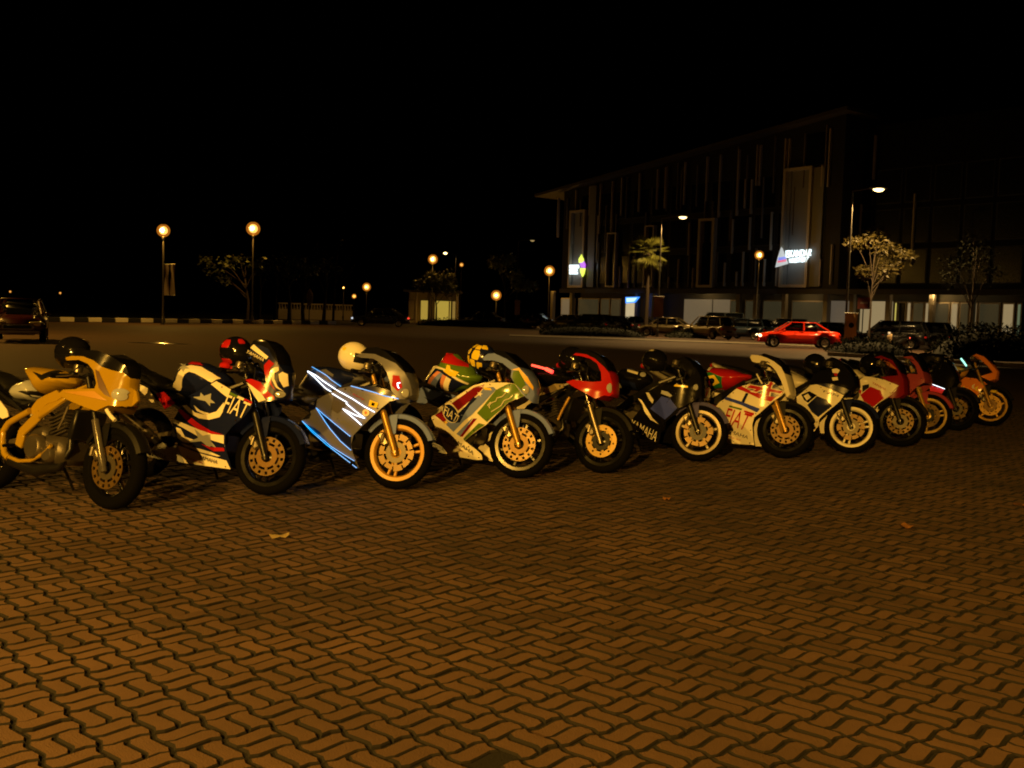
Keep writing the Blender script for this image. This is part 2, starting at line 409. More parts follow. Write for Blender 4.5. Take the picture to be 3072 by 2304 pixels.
# ================================================================== motorcycles
CROP = {1: (0, 1000, 2.962), 2: (420, 990, 3.252), 3: (880, 1000, 3.457), 4: (1220, 1000, 3.686), 5: (1600, 1000, 3.772),
        6: (1830, 1020, 4.367), 7: (2090, 1040, 4.739), 8: (2240, 1040, 4.879), 9: (2500, 1030, 3.95)}
AZ = [(0.05, .12), (.2, .155), (.32, .19), (.5, .215), (.75, .205), (.95, .17), (1.18, .10)]
def interp(tab, x):
    if x <= tab[0][0]: return tab[0][1]
    for (a, b), (c, d) in zip(tab, tab[1:]):
        if x <= c: return b + (d - b) * (x - a) / (c - a)
    return tab[-1][1]

class Bike:
    def __init__(s, label, contact, a, steer=16, lean=9, crop=1, nose=.14, group='motorcycles parked in a row on the paving'):
        s.crop = CROP[crop]; s.nose = nose
        s.lean = lean
        Rm = Matrix.Rotation(R(-a), 4, 'Z') @ Matrix.Rotation(R(-lean), 4, 'X')
        head = Vector((-.30, 0, .92)); axis = (Vector((-.30, 0, .92)) - Vector((0.0, 0, .29))).normalized()
        s.S = Matrix.Translation(head) @ Matrix.Rotation(R(steer), 4, axis) @ Matrix.Translation(-head)
        g = ground(*contact)
        ax = Rm @ (s.S @ Vector((0, 0, .29))); up = Rm @ Vector((0, 0, .29))
        loc = Vector((g.x - (ax.x - up.x), g.y - (ax.y - up.y), 0))
        s.M = Matrix.Translation(loc) @ Rm; s.Mi = s.M.inverted()
        s.root = empty('motorcycle', s.M, label, 'motorcycle', group)
        s.layer = 0
        s.o_l = s.Mi @ CAMO
    # ---- tracing: crop pixel -> point on a body surface of this motorcycle
    def w_fair(s, x, z):
        t = max(0.0, min(1.0, (s.nose - x) / .5)); plan = math.sqrt(max(0, 1 - (1 - t) ** 2))
        return max(.012, interp(AZ, z) * plan)
    def px(s, p, wf):
        ox, oy, k = s.crop
        d = (s.Mi.to_3x3() @ ray1024((ox + p[0] / k) / 3, (oy + p[1] / k) / 3))
        y = -.14
        for _ in range(14):
            t = (y - s.o_l.y) / d.y; q = s.o_l + d * t
            ny = -wf(q.x, q.z); y = y * .5 + ny * .5
        t = (y - s.o_l.y) / d.y; q = s.o_l + d * t
        return q.x, q.z
    def trace(s, pts, wf): return [s.px(p, wf) for p in pts]
    def shell(s, name, pts, m, wf=None, thick=.006, both=True, parent=None, local=False, step=.035, nosecap=None):
        if nosecap is None: nosecap = name in ('front_cowl', 'windscreen')
        wf = wf or s.w_fair
        poly = pts if local else s.trace(pts, wf)
        V2, Fc, bnd = tess(poly, step); n = len(V2)
        for sg in ((-1, 1) if both else (-1,)):
            mb = MB(); vs = [(x, sg * wf(x, z), z) for x, z in V2] + [(x, sg * max(.004, wf(x, z) - thick), z) for x, z in V2]
            fs = list(Fc) + [tuple(i + n for i in f)[::-1] for f in Fc] + [(a, b, b + n, a + n) for a, b in bnd]
            o = mb.add(vs, fs).build(name, m, parent or s.root)
        if name == 'side_fairing':
            per = [(Vector(a), Vector(b)) for a, b in zip(poly, poly[1:] + poly[:1])]; acc = 0
            for a, b in per:
                acc += (b - a).length
                if acc < .16: continue
                acc = 0; dd = (b - a).normalized(); nn = Vector((-dd.y, dd.x)); mid = (a + b) / 2
                q2 = mid + nn * .018
                if not inside((q2.x, q2.y), poly): q2 = mid - nn * .018
                if inside((q2.x, q2.y), poly):
                    X2, Y2, Z2 = s.lift(q2.x, q2.y, wf, .002)
                    MB().lathe([(.0, -.004), (.006, -.003), (.007, .003), (.0, .003)], (X2, Y2 - .006, Z2), n=8, closed=False).build('fastener', CHROME, s.root)
        if nosecap:
            q = MB(); area = sum(a[0] * b[1] - b[0] * a[1] for a, b in zip(poly, poly[1:] + poly[:1])); sgn = 1 if area > 0 else -1
            for a, b in bnd:
                pa, pb = Vector(V2[a]), Vector(V2[b]); mid = (pa + pb) / 2
                dd = pb - pa; nn = Vector((dd.y, -dd.x)).normalized()
                if inside((mid.x + nn.x * .004, mid.y + nn.y * .004), poly): nn = -nn
                if nn.x < .25 or mid.x < s.nose - .34: continue
                K = 8; rows = []
                for p in (pa, pb):
                    w0 = wf(p.x, p.y)
                    rows.append([(p.x + .10 * w0 * (1 - (2 * k / K - 1) ** 2), -w0 + 2 * w0 * k / K, p.y) for k in range(K + 1)])
                q.add(rows[0] + rows[1], [(k, k + 1, K + 1 + k + 1, K + 1 + k) for k in range(K)])
            if q.v:
                bmx = q.build('nose_panel', m, parent or s.root)
                me = bmx.data; bm = bmesh.new(); bm.from_mesh(me); bmesh.ops.remove_doubles(bm, verts=bm.verts, dist=.0008); bmesh.ops.recalc_face_normals(bm, faces=bm.faces)
                for f in bm.faces: f.smooth = True
                bm.to_mesh(me); bm.free()
        return poly
    def solid(s, name, pts, m, W=.15, Rr=.12, local=False, parent=None, y0=.06, step=.02):
        poly = pts if local else s.trace(pts, lambda x, z: y0)
        V2, Fc, bnd = tess(poly, step)
        def wf(x, z):
            if not inside((x, z), poly): return .004
            u = min(1, pdist((x, z), poly) / Rr); return max(.004, W * math.sqrt(max(0, 1 - (1 - u) ** 2)))
        B = set(i for e in bnd for i in e); n = len(V2)
        ws = [.0015 if i in B else wf(*V2[i]) for i in range(n)]
        vs = [(x, -ws[i], z) for i, (x, z) in enumerate(V2)] + [(x, ws[i], z) for i, (x, z) in enumerate(V2)]
        fs = list(Fc) + [tuple(i + n for i in f)[::-1] for f in Fc] + [(a, b, b + n, a + n) for a, b in bnd]
        o = MB().add(vs, fs).build(name, m, parent or s.root, angle=75)
        return wf, o
    def decal(s, name, pts, m, wf=None, parent=None, both=True, step=None, lift=None):
        step = step or (.035 if wf is None else .016); wf = wf or s.w_fair; s.layer += 1
        off = lift if lift else .003 + .0006 * (s.layer % 9)
        poly = s.trace(pts, wf)
        V2, Fc, bnd = tess(poly, step)
        pts3 = [s.lift(x, z, wf, off) for x, z in V2]
        for sg in ((-1, 1) if both else (-1,)):
            MB().add([(x, -sg * y, z) for x, y, z in pts3], Fc).build(name, m, parent or s.root)
    def lift(s, x, z, wf, off):              # point on the right-hand skin, raised off it along its normal
        h = .004; w0 = wf(x, z)
        gx = max(-4, min(4, (wf(x + h, z) - wf(x - h, z)) / (2 * h))); gz = max(-4, min(4, (wf(x, z + h) - wf(x, z - h)) / (2 * h)))
        k = off / math.sqrt(1 + gx * gx + gz * gz)
        return (x - gx * k, -(w0 + k), z - gz * k)
    def text(s, body, quad, m, wf=None, parent=None, name='lettering'):
        wf = wf or s.w_fair; tl, tr, br, bl = [Vector(q) for q in quad]
        vs, fs = text_mesh(body); out = []
        for u, v in vs:
            p = (bl * (1 - u) + br * u) * (1 - v) + (tl * (1 - u) + tr * u) * v
            x, z = s.px(p, wf); out.append(s.lift(x, z, wf, .0135))
        return MB().add(out, fs).build(name, m, parent or s.root, smooth=False)
    def line(s, name, pts, r, m, wf=None, parent=None, off=.012, n=6):
        wf = wf or s.w_fair; P = []
        for a, b in zip(pts, pts[1:]):
            for k in range(5):
                q = (a[0] + (b[0] - a[0]) * k / 5, a[1] + (b[1] - a[1]) * k / 5); x, z = s.px(q, wf); P.append(s.lift(x, z, wf, off))
        x, z = s.px(pts[-1], wf); P.append(s.lift(x, z, wf, off))
        return MB().tube(P, r, n).build(name, m, parent or s.root)
    # ---- machine parts
    def wheel(s, cx, steer, rim_m, disc_m, name, wide=.05, disc=True, spokes=3, rad=.29, style=0):
        X = s.S if steer else Matrix.Identity(4); c = (cx, 0, rad); k = rad / .29
        rt = bpy.data.objects.new(name, None); COL.objects.link(rt); rt.parent = s.root; rt.empty_display_size = .1
        tp = [(.222 * k, -wide * .72), (.235 * k, -wide * .95), (.252 * k, -wide), (.27 * k, -wide * .86), (.283 * k, -wide * .55), (rad, 0), (.283 * k, wide * .55), (.27 * k, wide * .86), (.252 * k, wide), (.235 * k, wide * .95), (.222 * k, wide * .72)]
        ty = MB().lathe(tp, c, n=48)
        ty.xf(X).build('tyre', RUBBER, rt)
        hw = wide * .78
        rp = [(.186 * k, -hw * .45), (.200 * k, -hw), (.232 * k, -hw * 1.06), (.234 * k, -hw * .9), (.222 * k, -hw * .6), (.222 * k, hw * .6), (.234 * k, hw * .9), (.232 * k, hw * 1.06), (.200 * k, hw), (.186 * k, hw * .45)]
        MB().lathe(rp, c, n=48).xf(X).build('rim', rim_m, rt)
        sp = MB(); sp.lathe([(.02, -.06), (.05, -.05), (.055, -.02), (.055, .02), (.05, .05), (.02, .06)], c, n=20)
        for i in range(spokes):
            an = 2 * math.pi * i / spokes + .35
            for da in ((-.16, .16) if spokes == 3 else (0,)):
                q0 = Vector((.045 * math.cos(an + da * 2), 0, .045 * math.sin(an + da * 2))); q1 = Vector((.21 * k * math.cos(an + da), 0, .21 * k * math.sin(an + da)))
                d = q1 - q0; rot = Matrix.Rotation(-math.atan2(d.z, d.x), 3, 'Y')
                sp.box(Vector(c) + (q0 + q1) / 2, (d.length, .03, .022 if spokes == 3 else .03), rot, .006)
        sp.xf(X).build('spokes', rim_m, rt)
        if disc:
            for yy in ((-.066,) if disc == 1 else (-.066, .066)):
                db = MB(); t = .0025
                def ann(r0, r1, a0=0, a1=2 * math.pi, n=40): db.lathe([(r0, yy - t), (r1, yy - t), (r1, yy + t), (r0, yy + t)], c, n=n, a0=a0, a1=a1)
                if style == 1:            # nearly plain rotor with a few slots
                    ann(.128, .150); ann(.098, .112)
                    for i in range(9): ann(.1115, .1285, i * 2 * math.pi / 9, (i + .8) * 2 * math.pi / 9, 5)
                elif style == 2:          # wavy rotor
                    for i in range(10): ann(.112, .143 + .008 * (i % 2), i * 2 * math.pi / 10, (i + .86) * 2 * math.pi / 10, 4)
                    ann(.104, .1125)
                else:
                    ann(.140, .149); ann(.104, .116)
                    for i in range(14): ann(.1155, .1405, i * 2 * math.pi / 14, (i + .62) * 2 * math.pi / 14, 3)
                for i in range(8): ann(.084, .1045, i * 2 * math.pi / 8, (i + .3) * 2 * math.pi / 8, 2)
                db.xf(X @ Matrix.Translation(c) @ Matrix.Rotation(s.M[0][3] * 1.7, 4, 'Y') @ Matrix.Translation(-Vector(c))); do = db.build('brake_disc', disc_m, rt)
                MB().lathe([(.045, yy - .004), (.086, yy - .004), (.086, yy + .004), (.045, yy + .004)], c, n=30).xf(X).build('disc_carrier', [mat('carrier_bronze', (.16, .09, .02), .4, .4), DARKMET, mat('carrier_grey', (.10, .085, .06), .4, .5)][(style + spokes) % 3], do)
        return rt
    def fork(s, slider, tube, usd=False):
        a0, a1 = Vector((0.0, 0, .29)), Vector((-.285, 0, .90))
        for sg in (-1, 1):
            y = Vector((0, sg * .098, 0)); m0 = a0.lerp(a1, .52)
            f = MB().tube([a0 + y + Vector((.012, 0, -.03)), a0.lerp(a1, .08) + y, m0 + y], [.022, .027, .027], 12).xf(s.S).build('fork_leg', slider, s.root)
            MB().tube([m0 + y, a1 + y], .019, 10).xf(s.S).build('fork_tube', tube, f)
            if sg < 0 or True:
                cal = MB().box(Vector((-.115, sg * .078, .385)), (.055, .05, .12), Matrix.Rotation(R(-38), 3, 'Y'), .012)
                cal.tube([(-.115, sg * .11, .42), (-.12, sg * .115, .36)], .014, 8)
                cal.xf(s.S).build('brake_caliper', ALU, f)
                MB().tube([(-.12, sg * .07, .44), (-.17, sg * .09, .6), (-.24, sg * .08, .82)], .005, 5).xf(s.S).build('brake_hose', PLASTIC, f)
        MB().tube([(0, -.12, .29), (0, .12, .29)], .012, 8).xf(s.S).build('front_axle', STEEL, s.root)
        cl = MB().box((-.255, 0, .80), (.09, .26, .03), Matrix.Rotation(R(-25), 3, 'Y'), .01); cl.box((-.30, 0, .905), (.09, .26, .025), Matrix.Rotation(R(-25), 3, 'Y'), .01)
        cl.xf(s.S).build('fork_clamp', DARKMET, s.root)
    def bars(s, high=0):
        for sg in (-1, 1):
            b = MB().tube([(-.29, sg * .1, .89 + high), (-.31, sg * .17, .895 + high), (-.37, sg * .33, .875 + high)], .012, 8).xf(s.S).build('handlebar', DARKMET, s.root)
            MB().tube([(-.335, sg * .22, .888 + high), (-.372, sg * .335, .875 + high)], .018, 8).xf(s.S).build('grip', RUBBER, b)
            MB().tube([(-.29, sg * .18, .90 + high), (-.27, sg * .25, .895 + high), (-.31, sg * .34, .872 + high)], .006, 6).xf(s.S).build('lever', ALU, b)
        MB().box((-.27, 0, .95 + high), (.06, .2, .09), Matrix.Rotation(R(-40), 3, 'Y'), .02).xf(s.S).build('instrument_panel', PLASTIC, s.root)
        for yy in (-.055, .045):
            d = MB().lathe([(.034, -.012), (.042, -.012), (.042, .012), (.034, .012)], (0, 0, 0), 'z', 18); d.xf(s.S @ Matrix.Translation((-.30, yy, .985 + high)) @ Matrix.Rotation(R(-50), 4, 'Y')).build('dial_ring', CHROME, s.root)
        for sg in (-1, 1):
            MB().tube([(-.345, sg * .20, .89 + high), (-.27, sg * .20, .97 + high), (-.20, sg * .13, .95 + high), (-.22, sg * .07, .80)], .0055, 5).xf(s.S).build('cable', PLASTIC, s.root)
            MB().box((-.325, sg * .19, .905 + high), (.05, .05, .045), None, .01).xf(s.S).build('switch_block', PLASTIC, s.root)
        MB().lathe([(.0, .02), (.03, .02), (.034, 0), (.034, -.03), (.0, -.03)], (-.31, -.17, .955 + high), 'z', 14, closed=False).xf(s.S).build('brake_reservoir', ALU, s.root)
    def fender(s, m, a0=25, a1=150, wd=.062, r=.312):
        prof = [(r - .03, -wd), (r, -wd * .8), (r + .012, -wd * .3), (r + .012, wd * .3), (r, wd * .8), (r - .03, wd), (r - .036, wd * .9), (r + .004, 0), (r - .036, -wd * .9)]
        o = MB().lathe(prof, (0, 0, .29), n=24, a0=R(a0), a1=R(a1)).xf(s.S).build('front_fender', m, s.root)
        for sg in (-1, 1): MB().add([(-.03, sg * (wd + .008), .60), (-.13, sg * (wd + .008), .55), (-.06, sg * .085, .42), (-.02, sg * .085, .44)], [(0, 1, 2, 3)]).xf(s.S).build('fender_stay', m, o)
        return o
    def chassis(s, frame_m=None, eng=True, tail_m=None, seat_m=None, tail=True):
        frame_m = frame_m or DARKMET
        for sg in (-1, 1):
            f = MB()
            pts = [(-.31, .05, .84), (-.45, .12, .76), (-.68, .15, .60), (-.86, .14, .46), (-.89, .13, .36)]
            P = [Vector((x, sg * y, z)) for x, y, z in pts]
            for a, b in zip(P, P[1:]):
                d = b - a; rot = Vector((1, 0, 0)).rotation_difference(d.normalized()).to_matrix()
                f.box((a + b) / 2, (d.length + .02, .032, .075), rot, .008)
            f.build('frame_spar', frame_m, s.root)
            MB().tube([(-.80, sg * .13, .56), (-1.1, sg * .12, .68), (-1.5, sg * .09, .82)], .012, 8).build('subframe_rail', DARKMET, s.root)
            w = MB()
            a, b = Vector((-.88, sg * .10, .40)), Vector((-1.36, sg * .105, .29)); d = b - a
            w.box((a + b) / 2, (d.length, .03, .06), Vector((1, 0, 0)).rotation_difference(d.normalized()).to_matrix(), .008)
            w.build('swingarm', ALU, s.root)
            MB().tube([(-.92, sg * .15, .36), (-.92, sg * .24, .35)], .012, 8).build('footpeg', RUBBER, s.root)
        if eng:
            e = MB().box((-.62, 0, .36), (.40, .27, .20), None, .04); e.box((-.74, 0, .44), (.2, .24, .16), None, .03)
            eo = e.build('crankcase', ENGINE, s.root)
            MB().lathe([(.0, -.19), (.075, -.19), (.09, -.175), (.095, -.13), (.0, -.13)], (-.68, 0, .37), n=24, closed=False).build('clutch_cover', ALU, eo)
            MB().lathe([(.0, -.175), (.045, -.175), (.055, -.16), (.06, -.13), (.0, -.13)], (-.53, 0, .33), n=18, closed=False).build('pump_cover', ALU, eo)
            rot = Matrix.Rotation(R(-22), 3, 'Y')
            for i in range(6):
                MB().box(Vector((-.53, 0, .48)) + rot @ Vector((0, 0, i * .026)), (.17, .19, .012), rot, .004).build('cooling_fin', ENGINE, eo)
            MB().box(Vector((-.53, 0, .48)) + rot @ Vector((0, 0, .08)), (.12, .13, .2), rot, .02).build('cylinder', ENGINE, eo)
            MB().box((-.345, 0, .56), (.05, .26, .22), Matrix.Rotation(R(12), 3, 'Y'), .01).build('radiator', DARKMET, s.root)
            ex = MB().tube([(-.44, -.05, .50), (-.40, -.07, .38), (-.48, -.08, .25), (-.7, -.10, .2), (-.95, -.13, .24), (-1.1, -.16, .34)], [.02, .022, .03, .05, .04, .024], 12)
            exo = ex.build('exhaust_chamber', DARKMET, s.root)
            MB().tube([(-1.08, -.16, .33), (-1.14, -.165, .37), (-1.52, -.19, .55), (-1.56, -.19, .57)], [.026, .042, .042, .02], 14).build('silencer', ALU, exo)
        g = .3 * math.tan(R(s.lean))
        MB().tube([(-.82, .12, .33), (-.80, .24, .16), (-.79, .30, g + .006)], .011, 8).build('kickstand', DARKMET, s.root)
        if tail:
            s.solid('seat', [(-.86, .76), (-.95, .79), (-1.15, .785), (-1.22, .84), (-1.40, .89), (-1.62, .92), (-1.63, .88), (-1.3, .80), (-1.2, .73), (-.92, .71)], seat_m or SEATV, .13, .05, local=True)
            s.solid('tail_cowl', [(-.84, .70), (-1.0, .70), (-1.22, .735), (-1.45, .83), (-1.66, .90), (-1.76, .93), (-1.74, .87), (-1.5, .74), (-1.25, .64), (-1.05, .60), (-.88, .62)], tail_m or BLACK, .125, .06, local=True)
            MB().box((-1.75, 0, .885), (.03, .14, .05), None, .01).build('tail_light', REDLENS, s.root)
            MB().box((-1.66, 0, .66), (.16, .13, .008), Matrix.Rotation(R(62), 3, 'Y'), .003).build('number_plate', PLASTIC, s.root)
    def standard(s, rim, disc_m=None, slider=None, tube=None, fender=None, frame=None, tail=None, spokes=3, dis=1, bars=True, high=0, ta=True, seat=None, style=0):
        s.wheel(0, True, rim, disc_m or DISC, 'front_wheel', .052, dis, spokes, style=style)
        s.wheel(-1.34, False, rim, disc_m or DISC, 'rear_wheel', .066, 1, spokes, style=style)
        s.fork(slider or ALU, tube or CHROME); s.fender(fender or PLASTIC); s.chassis(frame, tail_m=tail, tail=ta, seat_m=seat)
        if bars: s.bars(high)
    def lamp(s, c, rx, ry, m=None, wf=None):            # headlight lens: ellipse bulging from the nose
        wf = wf or s.w_fair
        poly = s.trace(oval(c[0], c[1], rx, ry, 16), wf); V2, Fc, b = tess(poly, .03); cx = sum(p[0] for p in poly) / 16; cz = sum(p[1] for p in poly) / 16
        rr = max(.02, max(math.hypot(p[0] - cx, p[1] - cz) for p in poly))
        MB().add([(x, -(wf(x, z) + .006 + .02 * max(0, 1 - (math.hypot(x - cx, z - cz) / rr) ** 2)), z) for x, z in V2], Fc).build('headlight', m or LENS, s.root)
    def screen(s, pts, m=None):
        s.shell('windscreen', pts, m or TINT, lambda x, z: min(s.w_fair(x, z), .15), .003)

def helmet(b, centre, y, shell_m, label, yaw=0, pitch=0, r=.125, petals=None, rim=None, visor=None):
    """full-face helmet resting on motorcycle b; centre = crop pixel, y = offset from the machine's middle"""
    x, z = b.px(centre, lambda x, z: -y)
    p = b.M @ Vector((x, y, z))
    ang = math.atan2(b.M[1][0], b.M[0][0])
    M = Matrix.Translation(p) @ Matrix.Rotation(ang + R(yaw), 4, 'Z') @ Matrix.Rotation(R(pitch), 4, 'Y')
    root = empty('helmet', M, label, 'helmet', 'helmets left on the motorcycles')
    A = (r * 1.08, r * .9, r)
    def sp(az, el, k=1.0):
        e = max(el, -1.15)
        f = 1.0 if el > -.3 else 1 - .25 * ((-.3 - el) / .85)
        chin = 1 + .12 * max(0, math.cos(az)) * max(0, min(1, (-el) / .6))
        return Vector((A[0] * chin * math.cos(az) * math.cos(e) * k, A[1] * f * math.sin(az) * math.cos(e) * k, A[2] * math.sin(e) * k))
    N, Q = 40, 20
    mb = MB(); vs = []; fs = []
    for j in range(Q + 1):
        el = -1.0 + (math.pi / 2 + 1.0) * j / Q
        for i in range(N): vs.append(sp(2 * math.pi * i / N - math.pi, el))
    for j in range(Q):
        el = -1.0 + (math.pi / 2 + 1.0) * (j + .5) / Q
        for i in range(N):
            az = 2 * math.pi * (i + .5) / N - math.pi
            if abs(az) < 1.25 and -.28 < el < .42: continue
            fs.append((j * N + i, j * N + (i + 1) % N, (j + 1) * N + (i + 1) % N, (j + 1) * N + i))
    mb.add(vs, fs); sh = mb.build('shell', shell_m, root, angle=80)
    mv = MB(); vs = []; fs = []
    for j in range(13):
        el = -.9 + 1.5 * j / 12
        for i in range(33): vs.append(sp(-1.45 + 2.9 * i / 32, el, .965))
    for j in range(12):
        for i in range(32): fs.append((j * 33 + i, j * 33 + i + 1, (j + 1) * 33 + i + 1, (j + 1) * 33 + i))
    mv.add(vs, fs).build('visor', visor or TINT, root)
    bl = MB(); ring = [sp(2 * math.pi * i / 24 - math.pi, -1.0, .98) for i in range(24)]; bl.add(ring + [sum(ring, Vector()) / 24], [(i, (i + 1) % 24, 24) for i in range(24)]); bl.build('liner', PLASTIC, root)
    def patch(name, cells, m, k=1.012):
        q = MB()
        for a0, a1, e0, e1 in cells:
            vs = []; n = 5
            for j in range(n + 1):
                for i in range(n + 1):
                    u, v = i / n, j / n; sh = 1 - .5 * abs(2 * v - 1) ** 2 * .5
                    vs.append(sp((a0 + a1) / 2 + (a1 - a0) * (u - .5) * sh, e0 + (e1 - e0) * v, k))
            q.add(vs, [(j * (n + 1) + i, j * (n + 1) + i + 1, (j + 1) * (n + 1) + i + 1, (j + 1) * (n + 1) + i) for j in range(n) for i in range(n)])
        q.build(name, m, root)
    if petals:
        for i, (a0, a1, e0, e1) in enumerate(petals): patch('petal', [(a0, a1, e0, e1)], YELLOW)
    if rim: patch('rim_band', rim[0], rim[1])
    return root
ELW = glow('white_strip', (.80, .90, 1.0), 3.0); ELB = glow('blue_strip', (.015, .42, 1.0), 1.5); TAILGLOW = glow('red_tail', (1, .03, .03), 3.0); MINT = glow('mint_strip', (.35, 1, .75), 1.6)

# ---- 1: gold half-faired machine
b = Bike('gold half-faired motorcycle with bare gold frame, last of the row', (236, 1101), 30, 2, 9, 1, nose=.10)
b.standard(BRIM, slider=GREY, tube=DARKMET, frame=GOLD, tail=BLACK, ta=True, spokes=5, style=0)
wt, to = b.solid('fuel_tank', [(220, 310), (245, 295), (290, 290), (400, 305), (520, 325), (600, 380), (620, 440), (560, 480), (480, 505), (370, 545), (330, 520), (290, 430)], GOLD, .15, .10)
b.decal('tank_decal', [(290, 340), (370, 370), (520, 330), (560, 340), (470, 385), (370, 415), (330, 380)], PLASTIC, wt, to)
b.solid('airbox', [(90, 520), (150, 440), (260, 400), (315, 470), (310, 560), (260, 600), (130, 590)], LIGHTGREY, .12, .06)
P1 = lambda x, z: .15
b.shell('side_panel', [(-60, 560), (0, 600), (60, 680), (75, 740), (20, 760), (-60, 700)], CREAM, P1)
b.shell('frame_plate', [(500, 505), (560, 560), (500, 600), (420, 625), (300, 730), (260, 700), (290, 640), (330, 590), (400, 550)], GOLD, P1, .02)
b.line('frame_tube', [(280, 690), (180, 745), (90, 800), (45, 870), (35, 960), (55, 1070), (90, 1110)], .024, GOLD, P1, n=10)
b.line('frame_tube', [(60, 1085), (180, 1135), (290, 1130), (400, 1070), (470, 995)], .014, GOLD, P1, n=8)
b.line('frame_tube', [(620, 650), (570, 770), (530, 850)], .009, ALU, P1, n=6)
fa = [(580, 215), (640, 200), (740, 205), (830, 240), (900, 295), (1000, 330), (1100, 350), (1160, 400), (1150, 480), (1210, 520), (1225, 600), (1170, 650), (1040, 650), (960, 640), (850, 690), (740, 650), (620, 600), (510, 545), (560, 500), (720, 495), (840, 490), (855, 440), (830, 330), (780, 270), (700, 235), (590, 240)]
b.shell('front_cowl', fa, GOLD)
b.decal('intake_slot', [(850, 320), (880, 340), (930, 450), (985, 570), (930, 545), (880, 485)], mat('intake_brown', (.10, .05, .012), .5))
b.decal('cowl_crease', [(560, 520), (840, 515), (900, 560), (960, 600), (900, 590), (760, 560)], mat('gold_dark', (.42, .22, .02), .45))
b.lamp((1080, 545), 85, 55)
b.screen([(640, 200), (700, 150), (860, 150), (1000, 210), (1120, 290), (1160, 400), (1100, 350), (1000, 330), (900, 295), (830, 240), (740, 205)])
b.line('turn_signal_stalk', [(960, 680), (1000, 740), (1035, 775)], .014, CREAM, lambda x, z: .12, n=8)
B1 = b
helmet(b, (650, 180), -.02, BLACK, 'black full-face helmet on the gold motorcycle', 20)

# ---- 2: navy racing livery with stars
b = Bike('navy and white race-replica motorcycle with stars and large FIAT lettering', (575, 1070), 28, 15, 9, 2, nose=.12)
b.standard(BRIM, slider=DARKMET, tube=CHROME, fender=NAVY, tail=BLACK, spokes=3, style=0)
wt, to = b.solid('fuel_tank', [(330, 590), (335, 500), (370, 400), (430, 325), (500, 300), (620, 318), (720, 370), (800, 440), (840, 500), (760, 600), (560, 680), (420, 660)], NAVY, .155, .13)
b.decal('white_band', [(335, 580), (345, 500), (375, 420), (430, 362), (500, 345), (600, 362), (700, 420), (790, 475), (700, 512), (620, 470), (540, 425), (480, 408), (440, 430), (418, 475), (412, 555), (400, 590)], CREAM, wt, to)
b.decal('red_band', [(470, 338), (510, 312), (590, 322), (620, 350), (540, 342)], RED, wt, to)
b.decal('star', star(425, 365, 50, .6, sx=1.3), LIGHTGREY, wt, to)
fair = [(690, 515), (750, 497), (890, 580), (1020, 660), (1100, 700), (1085, 760), (1000, 860), (900, 940), (835, 1020), (830, 1100), (840, 1180), (870, 1270), (890, 1358), (800, 1355), (440, 1300), (200, 1262), (60, 1228), (90, 1180), (170, 1110), (230, 1095), (290, 1140), (370, 1120), (340, 1000), (315, 920), (330, 865), (375, 790), (420, 725), (440, 660), (600, 580)]
b.shell('side_fairing', fair, NAVY)
b.decal('white_band', [(695, 530), (750, 500), (890, 582), (860, 662), (780, 600)], CREAM)
b.decal('white_crescent', [(418, 738), (460, 733), (540, 805), (640, 830), (750, 795), (825, 705), (812, 800), (782, 850), (680, 877), (580, 862), (480, 805)], CREAM)
b.decal('white_crescent', [(528, 732), (590, 785), (680, 815), (640, 830), (560, 790)], CREAM)
b.decal('star', [(520, 655), (590, 650), (600, 612), (630, 645), (700, 620), (695, 675), (740, 715), (690, 712), (690, 745), (645, 695), (580, 680)], LIGHTGREY)
b.decal('red_stripe', [(375, 782), (410, 775), (560, 900), (700, 985), (820, 1020), (700, 1012), (560, 962), (440, 865)], RED)
b.decal('white_panel', [(330, 867), (480, 932), (700, 1015), (820, 1027), (820, 1110), (700, 1075), (560, 1032), (400, 942), (325, 905)], CREAM)
b.decal('white_streak', [(355, 950), (400, 962), (440, 1040), (540, 1075), (480, 1105), (420, 1092), (370, 1050)], CREAM)
b.decal('star', [(455, 1097), (570, 1052), (535, 965), (615, 1030), (692, 1015), (692, 1080), (745, 1145), (690, 1130), (690, 1155), (600, 1085)], LIGHTGREY)
b.decal('red_stripe', [(600, 1110), (700, 1142), (822, 1150), (828, 1180), (720, 1182)], RED)
b.decal('white_swoosh', [(390, 1100), (560, 1150), (700, 1190), (790, 1230), (760, 1232), (600, 1192), (450, 1132)], CREAM)
b.decal('belly_panel', [(370, 1122), (560, 1192), (730, 1240), (848, 1272), (888, 1357), (440, 1296)], CREAM)
b.decal('belly_panel', [(62, 1226), (95, 1180), (170, 1112), (230, 1097), (290, 1142), (370, 1124), (438, 1294), (200, 1258)], LIGHTGREY)
b.decal('flag_stripe', [(882, 602), (960, 640), (948, 662), (876, 628)], GREEN); b.decal('flag_stripe', [(962, 641), (1022, 668), (1012, 690), (950, 663)], CREAM); b.decal('flag_stripe', [(1022, 668), (1098, 702), (1085, 725), (1012, 690)], RED)
b.text('FIAT', [(872, 632), (1092, 722), (1022, 868), (806, 788)], CREAM)
b.text('YAMAHA', [(590, 1215), (772, 1268), (765, 1305), (585, 1250)], NAVY); b.text('Santy.ac', [(465, 1222), (625, 1278), (618, 1310), (460, 1255)], RED); b.text('MOTUL', [(130, 1165), (285, 1225), (275, 1258), (120, 1195)], NAVY)
b.shell('front_cowl', [(1060, 200), (1110, 140), (1180, 150), (1250, 180), (1330, 310), (1400, 400), (1450, 520), (1455, 600), (1400, 670), (1330, 682), (1230, 700), (1160, 705), (1090, 600), (1035, 490), (1100, 478), (1180, 510), (1230, 520), (1215, 400), (1205, 340), (1150, 270)], NAVY)
b.screen([(1060, 170), (1110, 100), (1180, 85), (1250, 120), (1320, 220), (1350, 340), (1250, 180), (1110, 140)])
